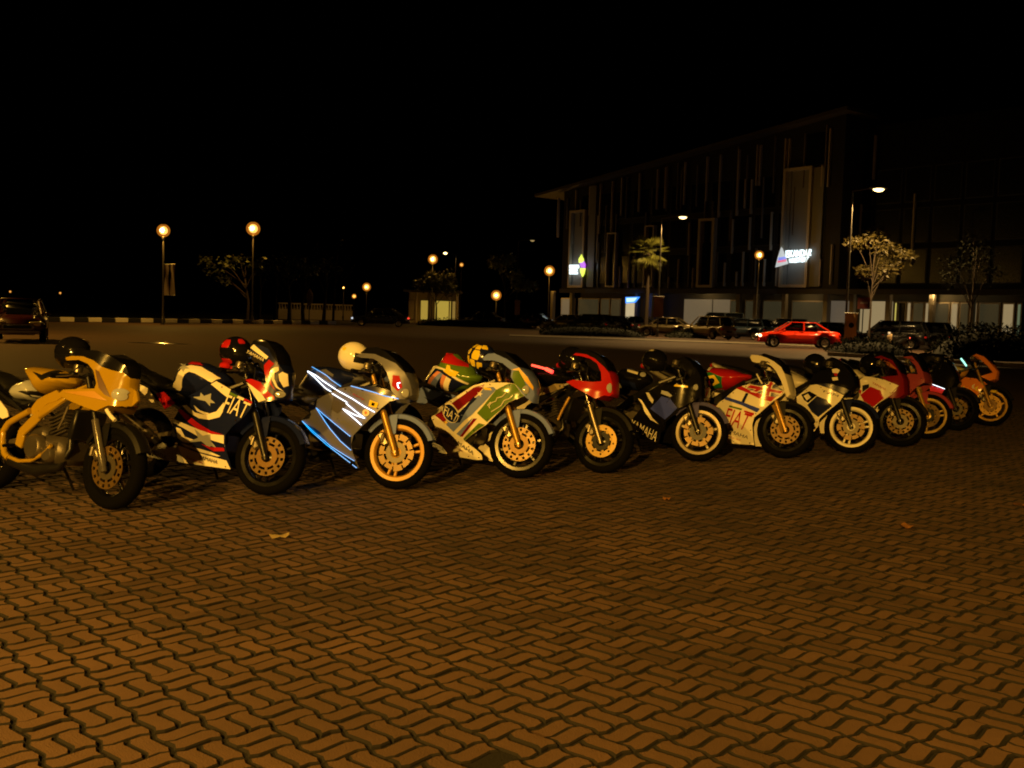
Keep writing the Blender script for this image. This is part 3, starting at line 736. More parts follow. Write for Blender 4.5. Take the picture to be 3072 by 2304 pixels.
b.decal('white_label', [(1078, 175), (1112, 142), (1255, 262), (1232, 288)], CREAM)
b.text('YAMAHA', [(1062, 200), (1228, 288), (1208, 314), (1040, 225)], CREAM)
b.decal('red_band', [(1212, 345), (1260, 290), (1312, 330), (1272, 372), (1262, 430), (1292, 540), (1330, 600), (1250, 510), (1216, 420)], RED)
b.decal('white_arc', [(1276, 400), (1310, 368), (1352, 360), (1356, 398), (1312, 420), (1312, 480), (1342, 550), (1405, 602), (1330, 565), (1290, 490)], CREAM)
b.decal('number_board', [(1352, 432), (1390, 408), (1440, 432), (1448, 545), (1400, 560), (1360, 492)], CREAM)
b.decal('red_wedge', [(1032, 487), (1090, 478), (1180, 512), (1240, 590), (1312, 650), (1312, 678), (1235, 668), (1150, 600)], RED)
b.decal('white_wedge', [(1045, 512), (1090, 542), (1180, 612), (1230, 682), (1160, 703)], CREAM)
b.lamp((1375, 630), 55, 32)
b.shell('tail_panel', [(0, 530), (80, 570), (190, 742), (130, 725), (0, 590)], CREAM, lambda x, z: .135); b.shell('tail_panel', [(155, 622), (230, 602), (342, 712), (240, 772)], RED, lambda x, z: .137)
b.solid('seat_hump', [(-230, 260), (-100, 300), (0, 370), (120, 470), (250, 522), (330, 505), (330, 575), (200, 592), (0, 520), (-150, 400)], SEATV, .12, .05)
MB().box((-.42, -.20, .93), (.09, .05, .06), None, .02).xf(b.S).build('brake_reservoir', RED, b.root)
helmet(b, (935, 215), .02, BLACK, 'red and black full-face helmet on the navy star-painted motorcycle', 10, rim=([(-3.1, -2.5, -.7, .5), (-2.3, -1.5, .3, .9), (-2.4, -1.4, -.8, -.4), (-.9, -.3, .6, 1.0)], RED))

# ---- 3: silver machine with glowing strips
b = Bike('silver and blue motorcycle with glowing light strips and golden rims', (853, 1057), 25, 13, 9, 3, nose=.12)
b.standard(mat('rim_gold', (.55, .30, .03), .4), slider=GOLDMET, tube=GOLDMET, fender=BLUEGREY, tail=SILVER, spokes=3, style=2)
wt, to = b.solid('fuel_tank', [(40, 600), (60, 530), (150, 395), (200, 348), (330, 343), (480, 368), (600, 405), (690, 450), (700, 485), (560, 545), (440, 580), (330, 622), (200, 642), (60, 635)], SILVER, .155, .13)
b.decal('navy_top', [(205, 352), (330, 347), (480, 372), (600, 410), (670, 452), (600, 500), (495, 540), (400, 465), (280, 390)], NAVY, wt, to)
b.decal('silver_flash', [(280, 385), (340, 375), (420, 430), (410, 455), (340, 420)], SILVER, wt, to)
b.line('light_strip', [(392, 592), (340, 562), (255, 482), (205, 442), (150, 400), (240, 442), (440, 568)], .0036, ELW, wt, to); b.line('light_strip', [(200, 362), (330, 432), (495, 538)], .003, ELB, wt, to)
b.shell('side_fairing', [(150, 745), (330, 640), (470, 570), (620, 545), (840, 592), (1000, 642), (1100, 680), (1000, 705), (930, 760), (850, 832), (760, 920), (690, 987), (620, 1062), (600, 1150), (615, 1240), (650, 1330), (678, 1396), (620, 1368), (400, 1235), (220, 1085), (90, 900), (165, 885), (185, 840)], SILVER)
b.decal('navy_flash', [(250, 785), (330, 852), (480, 968), (600, 1072), (605, 1202), (500, 1115), (390, 985), (300, 865)], NAVY)
b.decal('grey_patch', [(420, 650), (562, 722), (520, 782), (460, 832), (395, 790)], GREY)
b.decal('navy_top', [(605, 548), (830, 548), (1000, 592), (1100, 676), (950, 648), (860, 618), (700, 572)], NAVY)
b.decal('black_belly', [(92, 905), (220, 1020), (400, 1165), (640, 1322), (672, 1392), (620, 1366), (400, 1233), (220, 1083)], BLACK)
b.text('Santy', [(630, 622), (745, 680), (738, 702), (622, 645)], RED)
b.decal('yellow_badge', [(797, 690), (885, 725), (865, 777), (782, 755)], YELLOW); b.decal('badge_mark', [(820, 715), (850, 728), (840, 755), (812, 748)], BLACK, lift=.011)
b.decal('round_badge', oval(757, 825, 37, 37), CREAM, lift=.010); b.decal('badge_mark', oval(757, 825, 14, 17), SALMON, lift=.0125)
for P in ([(455, 590), (620, 680), (740, 760), (848, 818)], [(410, 625), (500, 680), (565, 718)], [(555, 728), (640, 800), (748, 883), (650, 850), (520, 785), (620, 870), (712, 950)]): b.line('light_strip', P, .0038, ELW)
for P in ([(605, 550), (700, 575), (860, 620), (950, 650), (1092, 680)], [(245, 775), (330, 850), (480, 970), (598, 1068)], [(245, 775), (300, 860), (390, 990), (500, 1120), (605, 1208)], [(100, 908), (220, 1020), (400, 1170), (640, 1320)], [(100, 908), (200, 1020), (350, 1150), (470, 1240), (598, 1340)], [(620, 1358), (665, 1392)]): b.line('light_strip', P, .0031, ELB)
b.shell('front_cowl', [(640, 232), (720, 205), (850, 215), (950, 260), (1060, 310), (1150, 400), (1200, 490), (1222, 560), (1232, 640), (1150, 682), (1090, 682), (1020, 600), (1000, 500), (970, 410), (920, 320), (830, 262), (700, 252)], SILVER)
b.decal('red_patch', [(1032, 432), (1100, 442), (1132, 560), (1082, 602), (1022, 542)], RED)
b.line('light_strip', [(1110, 515), (1080, 520), (1086, 556), (1098, 572)], .004, ELW)
b.screen([(690, 205), (760, 150), (870, 140), (960, 190), (1040, 260), (1130, 350), (1150, 400), (1060, 310), (950, 260), (850, 215)])
b.lamp((1170, 620), 40, 45)
helmet(b, (630, 245), -.05, CREAM, 'cream full-face helmet with open dark face on the strip-lit motorcycle', 12, 12, visor=PLASTIC, rim=([(-2.35, -2.0, .35, .6)], YELLOW))

# ---- 4: green, cream and red machine
b = Bike('green and cream race-replica motorcycle with dark round FIAT badge', (1118, 1033), 30, 14, 9, 4, nose=.12)
b.standard(BRIM, slider=GOLDMET, tube=GOLDMET, fender=BLUEGREY, tail=BLUEGREY, spokes=6, style=0)
wt, to = b.solid('fuel_tank', [(205, 520), (260, 430), (300, 370), (360, 330), (420, 250), (450, 212), (530, 220), (600, 300), (690, 350), (720, 430), (800, 470), (760, 530), (690, 560), (640, 610), (460, 645), (300, 615), (215, 570)], GREEN, .155, .13)
b.decal('red_top', [(372, 318), (440, 218), (530, 224), (560, 282), (690, 350), (690, 378), (560, 362), (440, 335)], RED, wt, to)
b.decal('black_panel', [(215, 520), (295, 412), (330, 390), (420, 420), (560, 520), (680, 567), (500, 642), (460, 635), (270, 620), (212, 562)], NAVY, wt, to)
b.decal('white_edge', [(207, 512), (300, 366), (330, 356), (420, 390), (560, 490), (690, 550), (672, 567), (540, 507), (400, 404), (322, 386), (292, 422), (228, 512)], CREAM, wt, to)
for P, m in (([(260, 600), (342, 418), (380, 430), (290, 612)], SALMON), ([(292, 612), (377, 430), (410, 455), (330, 605)], BLUEGREY), ([(385, 602), (400, 455), (450, 478), (420, 622)], SALMON), ([(422, 624), (442, 478), (495, 508), (466, 632)], CREAM)): b.decal('stripe', P, m, wt, to)
b.decal('yellow_scrawl', [(410, 420), (435, 398), (450, 350), (480, 360), (490, 402), (580, 432), (540, 482), (480, 470)], YELLOW, wt, to)
b.shell('side_fairing', [(272, 892), (400, 790), (580, 680), (740, 575), (860, 545), (1000, 545), (1100, 545), (1200, 560), (1300, 690), (1240, 720), (1130, 760), (1040, 850), (960, 930), (880, 1010), (800, 1060), (720, 1120), (640, 1190), (760, 1280), (825, 1340), (837, 1395), (780, 1402), (600, 1372), (440, 1332), (270, 1302), (282, 1200), (370, 1120), (300, 1000), (270, 930)], CREAM)
b.decal('red_panel', [(500, 772), (620, 690), (740, 602), (860, 560), (850, 602), (780, 682), (570, 857)], DRED); b.decal('red_panel', [(314, 907), (396, 852), (480, 980), (420, 992)], DRED)
b.decal('blue_grey_panel', [(560, 905), (700, 760), (790, 690), (860, 602), (960, 592), (990, 622), (860, 762), (720, 905), (640, 965), (520, 1090), (440, 1012), (430, 965)], BLUEGREY)
b.decal('black_swoosh', [(560, 900), (660, 800), (740, 702), (780, 722), (700, 802), (640, 892), (592, 985), (540, 990)], NAVY)
b.decal('star', star(815, 672, 34, .3), CREAM, lift=.010); b.decal('star', star(440, 985, 26, .2), YELLOW, lift=.010)
b.decal('yellow_scrawl', [(855, 600), (930, 608), (945, 632), (862, 625)], YELLOW)
b.decal('badge_ring', oval(490, 885, 78, 112, 20, -.55), CREAM, lift=.009); b.decal('round_badge', oval(490, 885, 72, 106, 20, -.55), NAVY, lift=.0105)
b.text('FIAT', [(432, 800), (592, 915), (548, 985), (418, 888)], CREAM)
b.decal('green_panel', [(780, 882), (860, 790), (990, 625), (1130, 555), (1195, 562), (1295, 690), (1240, 717), (1130, 757), (1040, 846), (890, 982)], GREEN)
b.decal('green_panel', [(628, 1165), (800, 992), (868, 1010), (760, 1085), (642, 1187)], GREEN)
b.decal('blue_grey_panel', [(552, 1112), (700, 962), (735, 932), (602, 1142)], BLUEGREY); b.decal('red_panel', [(590, 1142), (740, 942), (782, 942), (622, 1142)], DRED)
for P in ([(925, 830), (915, 805), (940, 770), (990, 752), (1005, 715), (1060, 702), (1100, 660)], [(940, 870), (1000, 832), (1050, 800), (1080, 745), (1140, 722), (1175, 685)], [(900, 800), (935, 760)]): b.line('cream_wave', P, .004, CREAM)
b.text('YAMAHA', [(492, 1130), (755, 1308), (742, 1345), (478, 1165)], NAVY); b.text('Santy.ac', [(425, 1165), (640, 1290), (630, 1322), (415, 1200)], DRED)
b.decal('belly_panel', [(272, 1300), (286, 1202), (368, 1130), (438, 1328)], LIGHTGREY); b.text('MOTUL', [(300, 1210), (425, 1275), (425, 1300), (295, 1238)], NAVY)
b.shell('front_cowl', [(840, 268), (900, 225), (970, 220), (1100, 280), (1250, 380), (1340, 480), (1400, 590), (1415, 680), (1390, 770), (1360, 742), (1300, 692), (1200, 562), (1150, 480), (1160, 410), (1060, 330), (960, 300), (850, 298)], BLUEGREY)
b.decal('yellow_edge', [(1158, 405), (1245, 382), (1340, 490), (1400, 592), (1395, 632), (1300, 520), (1240, 412)], mat('paint_amber', (.75, .45, .05), .35, coat=.4))
b.decal('green_panel', [(1165, 482), (1182, 420), (1240, 412), (1300, 522), (1335, 640), (1320, 690), (1250, 610), (1195, 560)], GREEN)
b.lamp((1325, 625), 38, 48)
b.screen([(950, 218), (990, 180), (1080, 200), (1180, 290), (1260, 390), (1100, 280)])
b.shell('tail_panel', [(50, 702), (170, 590), (402, 670), (180, 792), (60, 742)], BLUEGREY, lambda x, z: .135)
b.decal('yellow_mark', [(40, 580), (140, 570), (130, 610), (60, 615)], YELLOW, lambda x, z: .14); b.decal('yellow_mark', [(60, 730), (110, 640), (140, 660), (120, 710)], YELLOW, lambda x, z: .14)
helmet(b, (835, 270), -.05, NAVY, 'dark helmet with painted yellow sunflower petals on the green motorcycle', 15, 10,
       petals=[(-2.9, -2.35, -.55, .0), (-2.95, -2.4, .08, .55), (-2.3, -1.8, -.75, -.2), (-2.2, -1.6, .62, 1.05), (-2.9, -2.3, .65, 1.1), (-2.15, -1.55, -.15, .55), (-1.7, -1.25, -.9, -.3), (-1.6, -.9, .75, 1.2)])

# ---- 5: red half-faired naked
b = Bike('red half-faired motorcycle with exposed engine and bright brake disc', (1297, 1022), 32, 6, 9, 5, nose=.10)
b.standard(BRIM, disc_m=mat('bright_disc', (.62, .42, .14), .30, .5, vscale=3), slider=ALU, tube=CHROME, frame=DARKMET, tail=BLACK, spokes=3, style=1)
b.solid('fuel_tank', [(-120, 520), (-80, 430), (20, 390), (180, 380), (330, 420), (420, 480), (420, 540), (300, 560), (100, 600), (-80, 600)], BLACK, .155, .13)
b.shell('side_cover', [(60, 702), (130, 622), (240, 572), (342, 572), (342, 612), (240, 652), (100, 722)], mat('brushed_brass', (.55, .45, .25), .3, .7), lambda x, z: .15)
b.shell('front_cowl', [(370, 550), (450, 525), (560, 540), (680, 550), (770, 540), (765, 440), (720, 340), (640, 285), (540, 258), (450, 245), (480, 222), (600, 238), (700, 288), (800, 378), (860, 450), (892, 560), (902, 680), (860, 712), (800, 702), (700, 740), (600, 682), (450, 602)], RED)
b.screen([(470, 225), (500, 180), (600, 185), (720, 240), (800, 310), (865, 445), (800, 378), (700, 288), (600, 238), (480, 222)])
b.lamp((870, 620), 30, 55)
b.line('frame_brace', [(415, 725), (340, 860), (285, 980)], .014, GOLDMET, lambda x, z: .16, n=8)
b.line('light_strip', [(-10, 362), (60, 380), (150, 405)], .011, TAILGLOW, lambda x, z: .165); b.line('light_strip', [(150, 405), (190, 425), (225, 440)], .019, TAILGLOW, lambda x, z: .165)
helmet(b, (440, 300), -.03, BLACK, 'glossy black helmet behind the screen of the red motorcycle', 0)

# ---- 6: black and blue
b = Bike('black and blue motorcycle with white YAMAHA lettering and grey rims', (1503, 997), 35, 18, 9, 6, nose=.10)
b.standard(mat('rim_grey', (.22, .19, .14), .35, .3), slider=DARKMET, tube=CHROME, fender=paint('dusk_blue', (.08, .08, .22)), tail=BLACK, spokes=5, style=2)
wt, to = b.solid('fuel_tank', [(45, 520), (80, 420), (160, 368), (260, 370), (440, 410), (490, 450), (530, 560), (350, 662), (160, 645), (80, 622)], BLACK, .15, .11)
b.decal('white_label', [(232, 385), (372, 425), (362, 456), (226, 415)], CREAM, wt, to); b.decal('white_bar', [(76, 510), (106, 510), (162, 620), (132, 640)], CREAM, wt, to); b.decal('blue_panel', [(150, 520), (330, 560), (360, 650), (170, 620)], NAVY, wt, to); b.decal('white_label', oval(430, 455, 38, 30), LIGHTGREY, wt, to)
b.shell('side_fairing', [(370, 760), (470, 690), (560, 640), (700, 600), (840, 580), (1030, 590), (1180, 640), (1200, 740), (1000, 850), (900, 900), (840, 980), (740, 1060), (700, 1110), (670, 1200), (640, 1335), (380, 1295), (265, 1160), (290, 1040), (400, 900)], BLACK)
b.decal('blue_panel', [(530, 900), (680, 740), (790, 770), (882, 892), (780, 990), (720, 1042), (600, 952)], BLUE)
b.decal('white_bar', [(372, 762), (420, 790), (500, 920), (560, 1022), (640, 1100), (530, 1042), (452, 932), (430, 852)], CREAM); b.decal('white_bar', [(472, 690), (512, 690), (576, 790), (560, 832), (522, 790)], CREAM)
b.decal('grey_flash', [(680, 660), (760, 680), (820, 730), (790, 750), (670, 700)], LIGHTGREY)
b.text('YAMAHA', [(295, 1035), (648, 1208), (602, 1330), (262, 1140)], CREAM)
b.decal('gold_label', [(852, 583), (1022, 602), (1020, 626), (838, 606)], YELLOW)
for i, (x, y) in enumerate([(842, 660), (825, 688), (866, 702), (832, 726), (800, 756), (778, 784), (756, 812)]): b.line('badge_stud', [(x - 5, y), (x + 5, y + 4)], .006, CHROME)
b.shell('front_cowl', [(940, 600), (1040, 500), (1090, 400), (1120, 350), (1185, 470), (1205, 600), (1192, 742), (1100, 800), (1000, 722)], BLACK)
b.screen([(860, 260), (960, 210), (1060, 290), (1130, 400), (1080, 480), (980, 400)])
b.lamp((1130, 620), 32, 40)
MB().box((-.62, -.05, 1.0), (.16, .02, .07), None, .008).build('tank_label_plate', CREAM, b.root)
helmet(b, (590, 275), -.04, BLACK, 'black helmet with a pale rear edge on the black and blue motorcycle', 12, 0, rim=([(-3.3, -2.75, -.6, .8), (-3.2, -1.6, 1.0, 1.25)], CREAM))

# ---- 7: flag livery
b = Bike('cream motorcycle with painted flags and large red FIAT lettering', (1690, 990), 35, 20, 9, 7, nose=.10)
b.standard(BRIM, slider=GOLDMET, tube=CHROME, fender=PLASTIC, tail=CREAM, spokes=6, style=0)
wt, to = b.solid('fuel_tank', [(75, 480), (105, 400), (150, 330), (190, 288), (300, 290), (500, 320), (620, 365), (750, 395), (745, 445), (600, 515), (540, 562), (380, 612), (90, 602)], RED, .15, .11)
b.decal('green_field', [(100, 392), (190, 362), (360, 432), (370, 582), (230, 600), (98, 595), (78, 472)], FLAGGREEN, wt, to); b.decal('yellow_diamond', [(84, 465), (250, 402), (330, 512), (190, 575)], YELLOW, wt, to); b.decal('blue_disc', oval(218, 485, 40, 40), NAVY, wt, to)
b.decal('cream_edge', [(150, 335), (188, 292), (270, 292), (180, 345)], CREAM, wt, to)
b.shell('tail_panel', [(55, 732), (120, 630), (330, 660), (200, 742), (100, 782)], CREAM, lambda x, z: .135)
b.shell('side_fairing', [(400, 742), (460, 680), (560, 600), (640, 560), (760, 530), (900, 510), (1080, 502), (1260, 640), (1200, 702), (1080, 782), (1000, 852), (900, 942), (820, 1002), (790, 1100), (800, 1280), (820, 1397), (700, 1392), (358, 1362), (335, 1100), (240, 990), (230, 900), (330, 782)], CREAM)
b.decal('flag_navy', [(700, 590), (760, 532), (900, 513), (1080, 505), (1256, 640), (1120, 722), (940, 680)], NAVY)
for P in ([(700, 590), (760, 535), (1250, 632), (1255, 645), (1180, 690), (1100, 660)], [(760, 640), (1090, 505), (1120, 530), (850, 660)], [(960, 690), (1030, 500), (1090, 505), (1050, 710)], [(730, 620), (960, 560), (1200, 620), (1240, 650), (960, 620)]): b.decal('flag_cross', P, CREAM)
for P in ([(720, 585), (770, 545), (1235, 640), (1200, 670)], [(985, 690), (1045, 503), (1080, 505), (1025, 705)], [(800, 630), (1080, 520), (1095, 535), (850, 645)]): b.decal('flag_cross', P, RED, lift=.0105)
b.decal('red_panel', [(560, 592), (640, 562), (760, 622), (940, 682), (1120, 722), (1060, 782), (900, 742), (740, 662)], RED)
b.decal('blue_stripe', [(420, 712), (640, 782), (900, 882), (860, 935), (640, 832), (400, 752)], BLUE); b.decal('navy_gap', [(640, 780), (700, 660), (740, 665), (680, 800)], NAVY)
b.decal('teal_patch', [(240, 872), (330, 862), (405, 942), (382, 1032), (290, 1012)], TEAL)
b.decal('colour_bar', [(470, 832), (650, 880), (640, 905), (460, 855)], GREEN); b.decal('colour_bar', [(680, 905), (820, 945), (810, 975), (672, 930)], RED)
b.text('FIAT', [(455, 868), (800, 968), (690, 1190), (385, 1085)], RED)
b.text('YAMAHA', [(388, 1138), (748, 1270), (732, 1312), (368, 1190)], NAVY); b.text('Santy.ac', [(372, 1225), (640, 1320), (632, 1345), (366, 1255)], RED)
b.shell('front_cowl', [(760, 150), (780, 115), (900, 125), (1000, 160), (1100, 210), (1200, 290), (1250, 390), (1290, 520), (1330, 680), (1280, 722), (1240, 600), (1200, 480), (1130, 350), (1060, 270), (960, 228), (850, 228), (790, 212)], CREAM)
b.screen([(880, 125), (960, 95), (1100, 140), (1200, 230), (1250, 380), (1200, 290), (1100, 210), (1000, 160)])
b.line('clutch_lever', [(860, 390), (900, 470), (940, 530)], .009, CREAM, lambda x, z: .22); b.decal('grey_cap', [(960, 285), (1050, 300), (1060, 345), (980, 330)], CREAM, lambda x, z: .1)
b.line('fork_guard', [(1090, 830), (1160, 980), (1215, 1220)], .016, GOLDMET, lambda x, z: .12)

# ---- 8: white wheels
b = Bike('white and navy motorcycle with bright white wheel rims', (1833, 980), 37, 16, 9, 8, nose=.10)
b.standard(CREAM, slider=DARKMET, tube=DARKMET, fender=NAVY, tail=CREAM, spokes=3, style=2)
wt, to = b.solid('fuel_tank', [(500, 470), (560, 380), (620, 368), (740, 410), (830, 460), (922, 532), (860, 592), (740, 642), (640, 662), (560, 620)], CREAM, .15, .11)
b.shell('side_fairing', [(650, 800), (720, 740), (800, 680), (930, 568), (1020, 550), (1180, 600), (1422, 710), (1360, 802), (1280, 872), (1200, 932), (1130, 992), (1062, 1062), (1052, 1150), (990, 1242), (940, 1232), (900, 1120), (820, 962), (760, 862)], CREAM)
b.decal('navy_panel', [(890, 852), (1030, 722), (1180, 782), (1250, 872), (1110, 982), (1050, 1032), (950, 952)], NAVY); b.decal('black_wedge', [(800, 702), (920, 652), (1030, 712), (900, 822), (840, 782)], BLACK); b.decal('white_inset', [(840, 722), (900, 690), (945, 745), (885, 790)], CREAM, lift=.0105)
b.text('TZM', [(1112, 632), (1352, 712), (1332, 742), (1092, 655)], NAVY); b.text('YA', [(930, 1100), (1010, 1130), (985, 1205), (915, 1180)], NAVY)
b.shell('front_cowl', [(920, 545), (960, 430), (1100, 330), (1220, 260), (1400, 300), (1560, 440), (1585, 560), (1500, 662), (1422, 702), (1180, 598), (1020, 548)], BLACK)
b.screen([(1100, 330), (1130, 200), (1250, 150), (1400, 240), (1560, 430), (1400, 300), (1220, 260)])
b.decal('white_badge', [(1250, 330), (1320, 320), (1365, 345), (1340, 390), (1260, 385)], CREAM); b.decal('red_badge', [(1275, 385), (1330, 390), (1325, 430), (1285, 430)], RED); b.decal('white_badge', [(1250, 455), (1330, 445), (1340, 490), (1260, 500)], CREAM)
b.decal('navy_band', [(1000, 545), (1180, 540), (1420, 600), (1500, 640), (1420, 695), (1180, 595)], NAVY)
helmet(b, (1000, 260), -.02, BLACK, 'black glossy helmet on the motorcycle with white wheels', -10)
MB().box((-1.0, 0, .87), (.10, .16, .07), None, .02).build('seat_pad', mat('pink_pad', (.35, .05, .08), .5), b.root)

# ---- 9: white and red
b = Bike('white and red motorcycle with black wheels beside the maroon one', (1940, 965), 40, 14, 9, 9, nose=.10)
b.standard(BRIM, slider=DARKMET, tube=DARKMET, fender=PLASTIC, tail=CREAM, spokes=5, style=0)
b.solid('fuel_tank', [(120, 400), (190, 310), (260, 300), (350, 372), (330, 420), (250, 432), (160, 440)], CREAM, .14, .09)
b.shell('side_fairing', [(240, 490), (370, 390), (450, 398), (600, 430), (772, 500), (740, 562), (640, 642), (520, 722), (440, 815), (400, 800), (300, 745), (140, 652), (300, 590), (320, 620), (265, 535)], CREAM)
b.decal('red_panel', [(322, 612), (440, 512), (560, 562), (602, 652), (520, 715), (452, 772), (400, 742)], RED); b.decal('black_wedge', [(345, 500), (425, 482), (425, 522), (345, 582)], PLASTIC); b.decal('red_wedge', [(262, 520), (340, 560), (325, 605), (270, 560)], RED)
b.text('YAMAHA', [(470, 455), (630, 540), (622, 562), (460, 478)], RED)
b.shell('front_cowl', [(480, 165), (560, 145), (700, 200), (780, 330), (830, 420), (842, 600), (780, 642), (700, 652), (640, 640), (772, 500), (600, 425), (560, 400), (700, 385), (765, 380), (745, 300), (640, 195)], DRED)
b.screen([(480, 165), (520, 110), (640, 110), (760, 220), (800, 350), (700, 200), (560, 145)])
helmet(b, (440, 250), -.02, BLACK, 'black helmet on the white and red motorcycle', 0)

# ---- 10: maroon
b = Bike('maroon motorcycle with a plain fairing and pale golden rims', (2000, 948), 42, 10, 9, 9, nose=.10)
b.standard(mat('rim_brass', (.55, .40, .14), .35, .5), slider=GOLDMET, tube=GOLDMET, fender=MAROON, tail=MAROON, spokes=3, style=1)
b.solid('fuel_tank', [(420, 330), (480, 270), (600, 260), (720, 300), (800, 370), (700, 420), (520, 430)], MAROON, .14, .09)
b.shell('side_fairing', [(600, 560), (690, 430), (800, 365), (920, 360), (1050, 370), (1082, 460), (980, 522), (900, 602), (800, 682), (720, 700), (640, 690), (600, 640)], MAROON)
b.shell('front_cowl', [(820, 160), (930, 150), (1010, 240), (1060, 340), (1085, 440), (1050, 462), (1000, 362), (975, 270), (900, 190)], MAROON)
b.screen([(820, 160), (860, 105), (960, 110), (1030, 220), (1060, 330), (1010, 240), (930, 150)])
b.line('mint_line', [(990, 220), (1015, 250)], .018, MINT, lambda x, z: .1)  # short mint-green emissive line

# ---- 11: black with pink panel
b = Bike('black motorcycle with a pink lit side panel and white strip', (2062, 930), 42, 10, 9, 9, nose=.10)
b.standard(BRIM, slider=DARKMET, tube=DARKMET, fender=PLASTIC, tail=BLACK, spokes=6, style=2)
b.solid('fuel_tank', [(820, 330), (900, 270), (1010, 270), (1100, 340), (1120, 420), (1000, 450), (860, 420)], BLACK, .14, .09)
b.shell('side_fairing', [(1010, 520), (1100, 460), (1320, 545), (1300, 600), (1250, 645), (1160, 700), (1060, 720), (1000, 640)], BLACK)
b.decal('pink_panel', [(1140, 490), (1318, 550), (1252, 640), (1160, 655), (1095, 620), (1145, 570)], PINK)
b.line('light_strip', [(1108, 462), (1322, 542)], .004, ELW)
b.shell('front_cowl', [(1110, 460), (1130, 380), (1200, 280), (1290, 180), (1360, 240), (1420, 340), (1450, 450), (1400, 520), (1320, 540)], BLACK)
b.screen([(1080, 200), (1140, 110), (1250, 130), (1340, 200), (1360, 250), (1290, 190), (1200, 280)])
helmet(b, (1070, 215), -.02, BLACK, 'black helmet on the motorcycle with the pink panel', 0)

# ---- 12: orange
b = Bike('orange patterned motorcycle with golden brake disc at the far end', (2135, 920), 42, 14, 9, 9, nose=.08)
b.standard(GOLDMET, disc_m=GOLDMET, slider=GOLDMET, tube=GOLDMET, fender=PLASTIC, tail=ORANGE, spokes=5, style=1)
wt, to = b.solid('fuel_tank', [(1340, 240), (1380, 225), (1450, 262), (1590, 310), (1545, 382), (1450, 425), (1390, 400)], mat('paint_amber2', (.72, .38, .04), .35, coat=.4), .14, .09)
b.shell('side_fairing', [(1470, 470), (1560, 400), (1700, 420), (1790, 510), (1720, 602), (1600, 692), (1520, 655), (1440, 580), (1370, 535), (1430, 500)], ORANGE)
for i in range(9):
    x = 1400 + i * 40; y = 540 + (i % 3) * 30 - i * 6
    b.decal('flame_mark', [(x, y), (x + 40, y - 25), (x + 22, y + 22), (x + 50, y + 45), (x + 5, y + 30)], YELLOW if i % 2 else CREAM)
b.shell('front_cowl', [(1640, 150), (1700, 125), (1790, 160), (1880, 255), (1945, 330), (1922, 422), (1850, 442), (1740, 392), (1890, 345), (1830, 270), (1740, 192)], ORANGE)
b.screen([(1620, 140), (1690, 105), (1800, 140), (1890, 240), (1790, 160), (1700, 125)])
b.line('mint_line', [(1515, 180), (1550, 225), (1580, 270)], .014, MINT, lambda x, z: .1)  # bent mint-green emissive line
b.line('turn_signal', [(1880, 570), (1940, 575)], .02, YELLOW, lambda x, z: .1)
# ================================================================== things beyond the motorcycles
GLASSD = mat('dark_glass', (.006, .007, .008), .22, 0, 0, spec=.25)
# ---- striped kerb
k0, k1 = Vector((-36.5, 55.0, 0)), Vector((-14.6, 87.0, 0)); kd = (k1 - k0).normalized(); kn = Vector((-kd.y, kd.x, 0))
kerb = empty('kerb', k0, 'long road kerb of alternating black and white painted blocks', 'kerb')
KW = mat('kerb_white', (.80, .76, .68), .7, bump=.2); KB = mat('kerb_black', (.012, .012, .012), .7)
nb = int((k1 - k0).length)
for i in range(nb):
    rot = Matrix.Rotation(math.atan2(kd.y, kd.x), 3, 'Z')
    o = MB().box((0, 0, 0), (.985, .3, .30), rot, .03).build('kerb_block', KW if i % 2 else KB, kerb); o.location = kd * (i + .5) + Vector((0, 0, .15))
vg = [k0 + kn * .3, k1 + kn * .3, k1 + kn * 60, k0 + kn * 60]
tag(MB().add([p + Vector((0, 0, .05)) for p in vg], [(0, 1, 2, 3)]).build('verge', mat('grass_dark', (.035, .05, .015), .95, bump=.6, bscale=6), smooth=False), 'dark grass verge behind the striped kerb', kind='structure')
# lit concrete edge of the far road
ce = [at(1100, 727, 63.5), at(1640, 737, 61.0), at(1800, 741, 58.5)]
st = MB(); pts = [(Vector((p.x, p.y, 0)), Vector((p.x, p.y + 3.4, 0))) for p in ce]
st.add([q for p in pts for q in (p[0] + Vector((0, 0, .02)), p[1] + Vector((0, 0, .02)))], [(0, 2, 3, 1), (2, 4, 5, 3)])
tag(st.build('path', mat('concrete_strip', (.42, .36, .26), .8, bump=.2), smooth=False), 'pale concrete strip along the far edge of the yard', kind='structure')
mk = [(ground(1290, 778), ground(2250, 800))]
# kerb of the planted island on the right
kr0, kr1 = base(1790, 770, 44.5), base(2300, 790, 36.0); d = (kr1 - kr0).normalized(); isl = empty('kerb', kr0, 'plain concrete kerb before the planted island', 'kerb')
for i in range(int((kr1 - kr0).length)):
    o = MB().box((0, 0, 0), (.985, .25, .16), Matrix.Rotation(math.atan2(d.y, d.x), 3, 'Z'), .03).build('kerb_block', mat('kerb_concrete', (.30, .25, .19), .85, bump=.2), isl); o.location = d * (i + .5) + Vector((0, 0, .07))

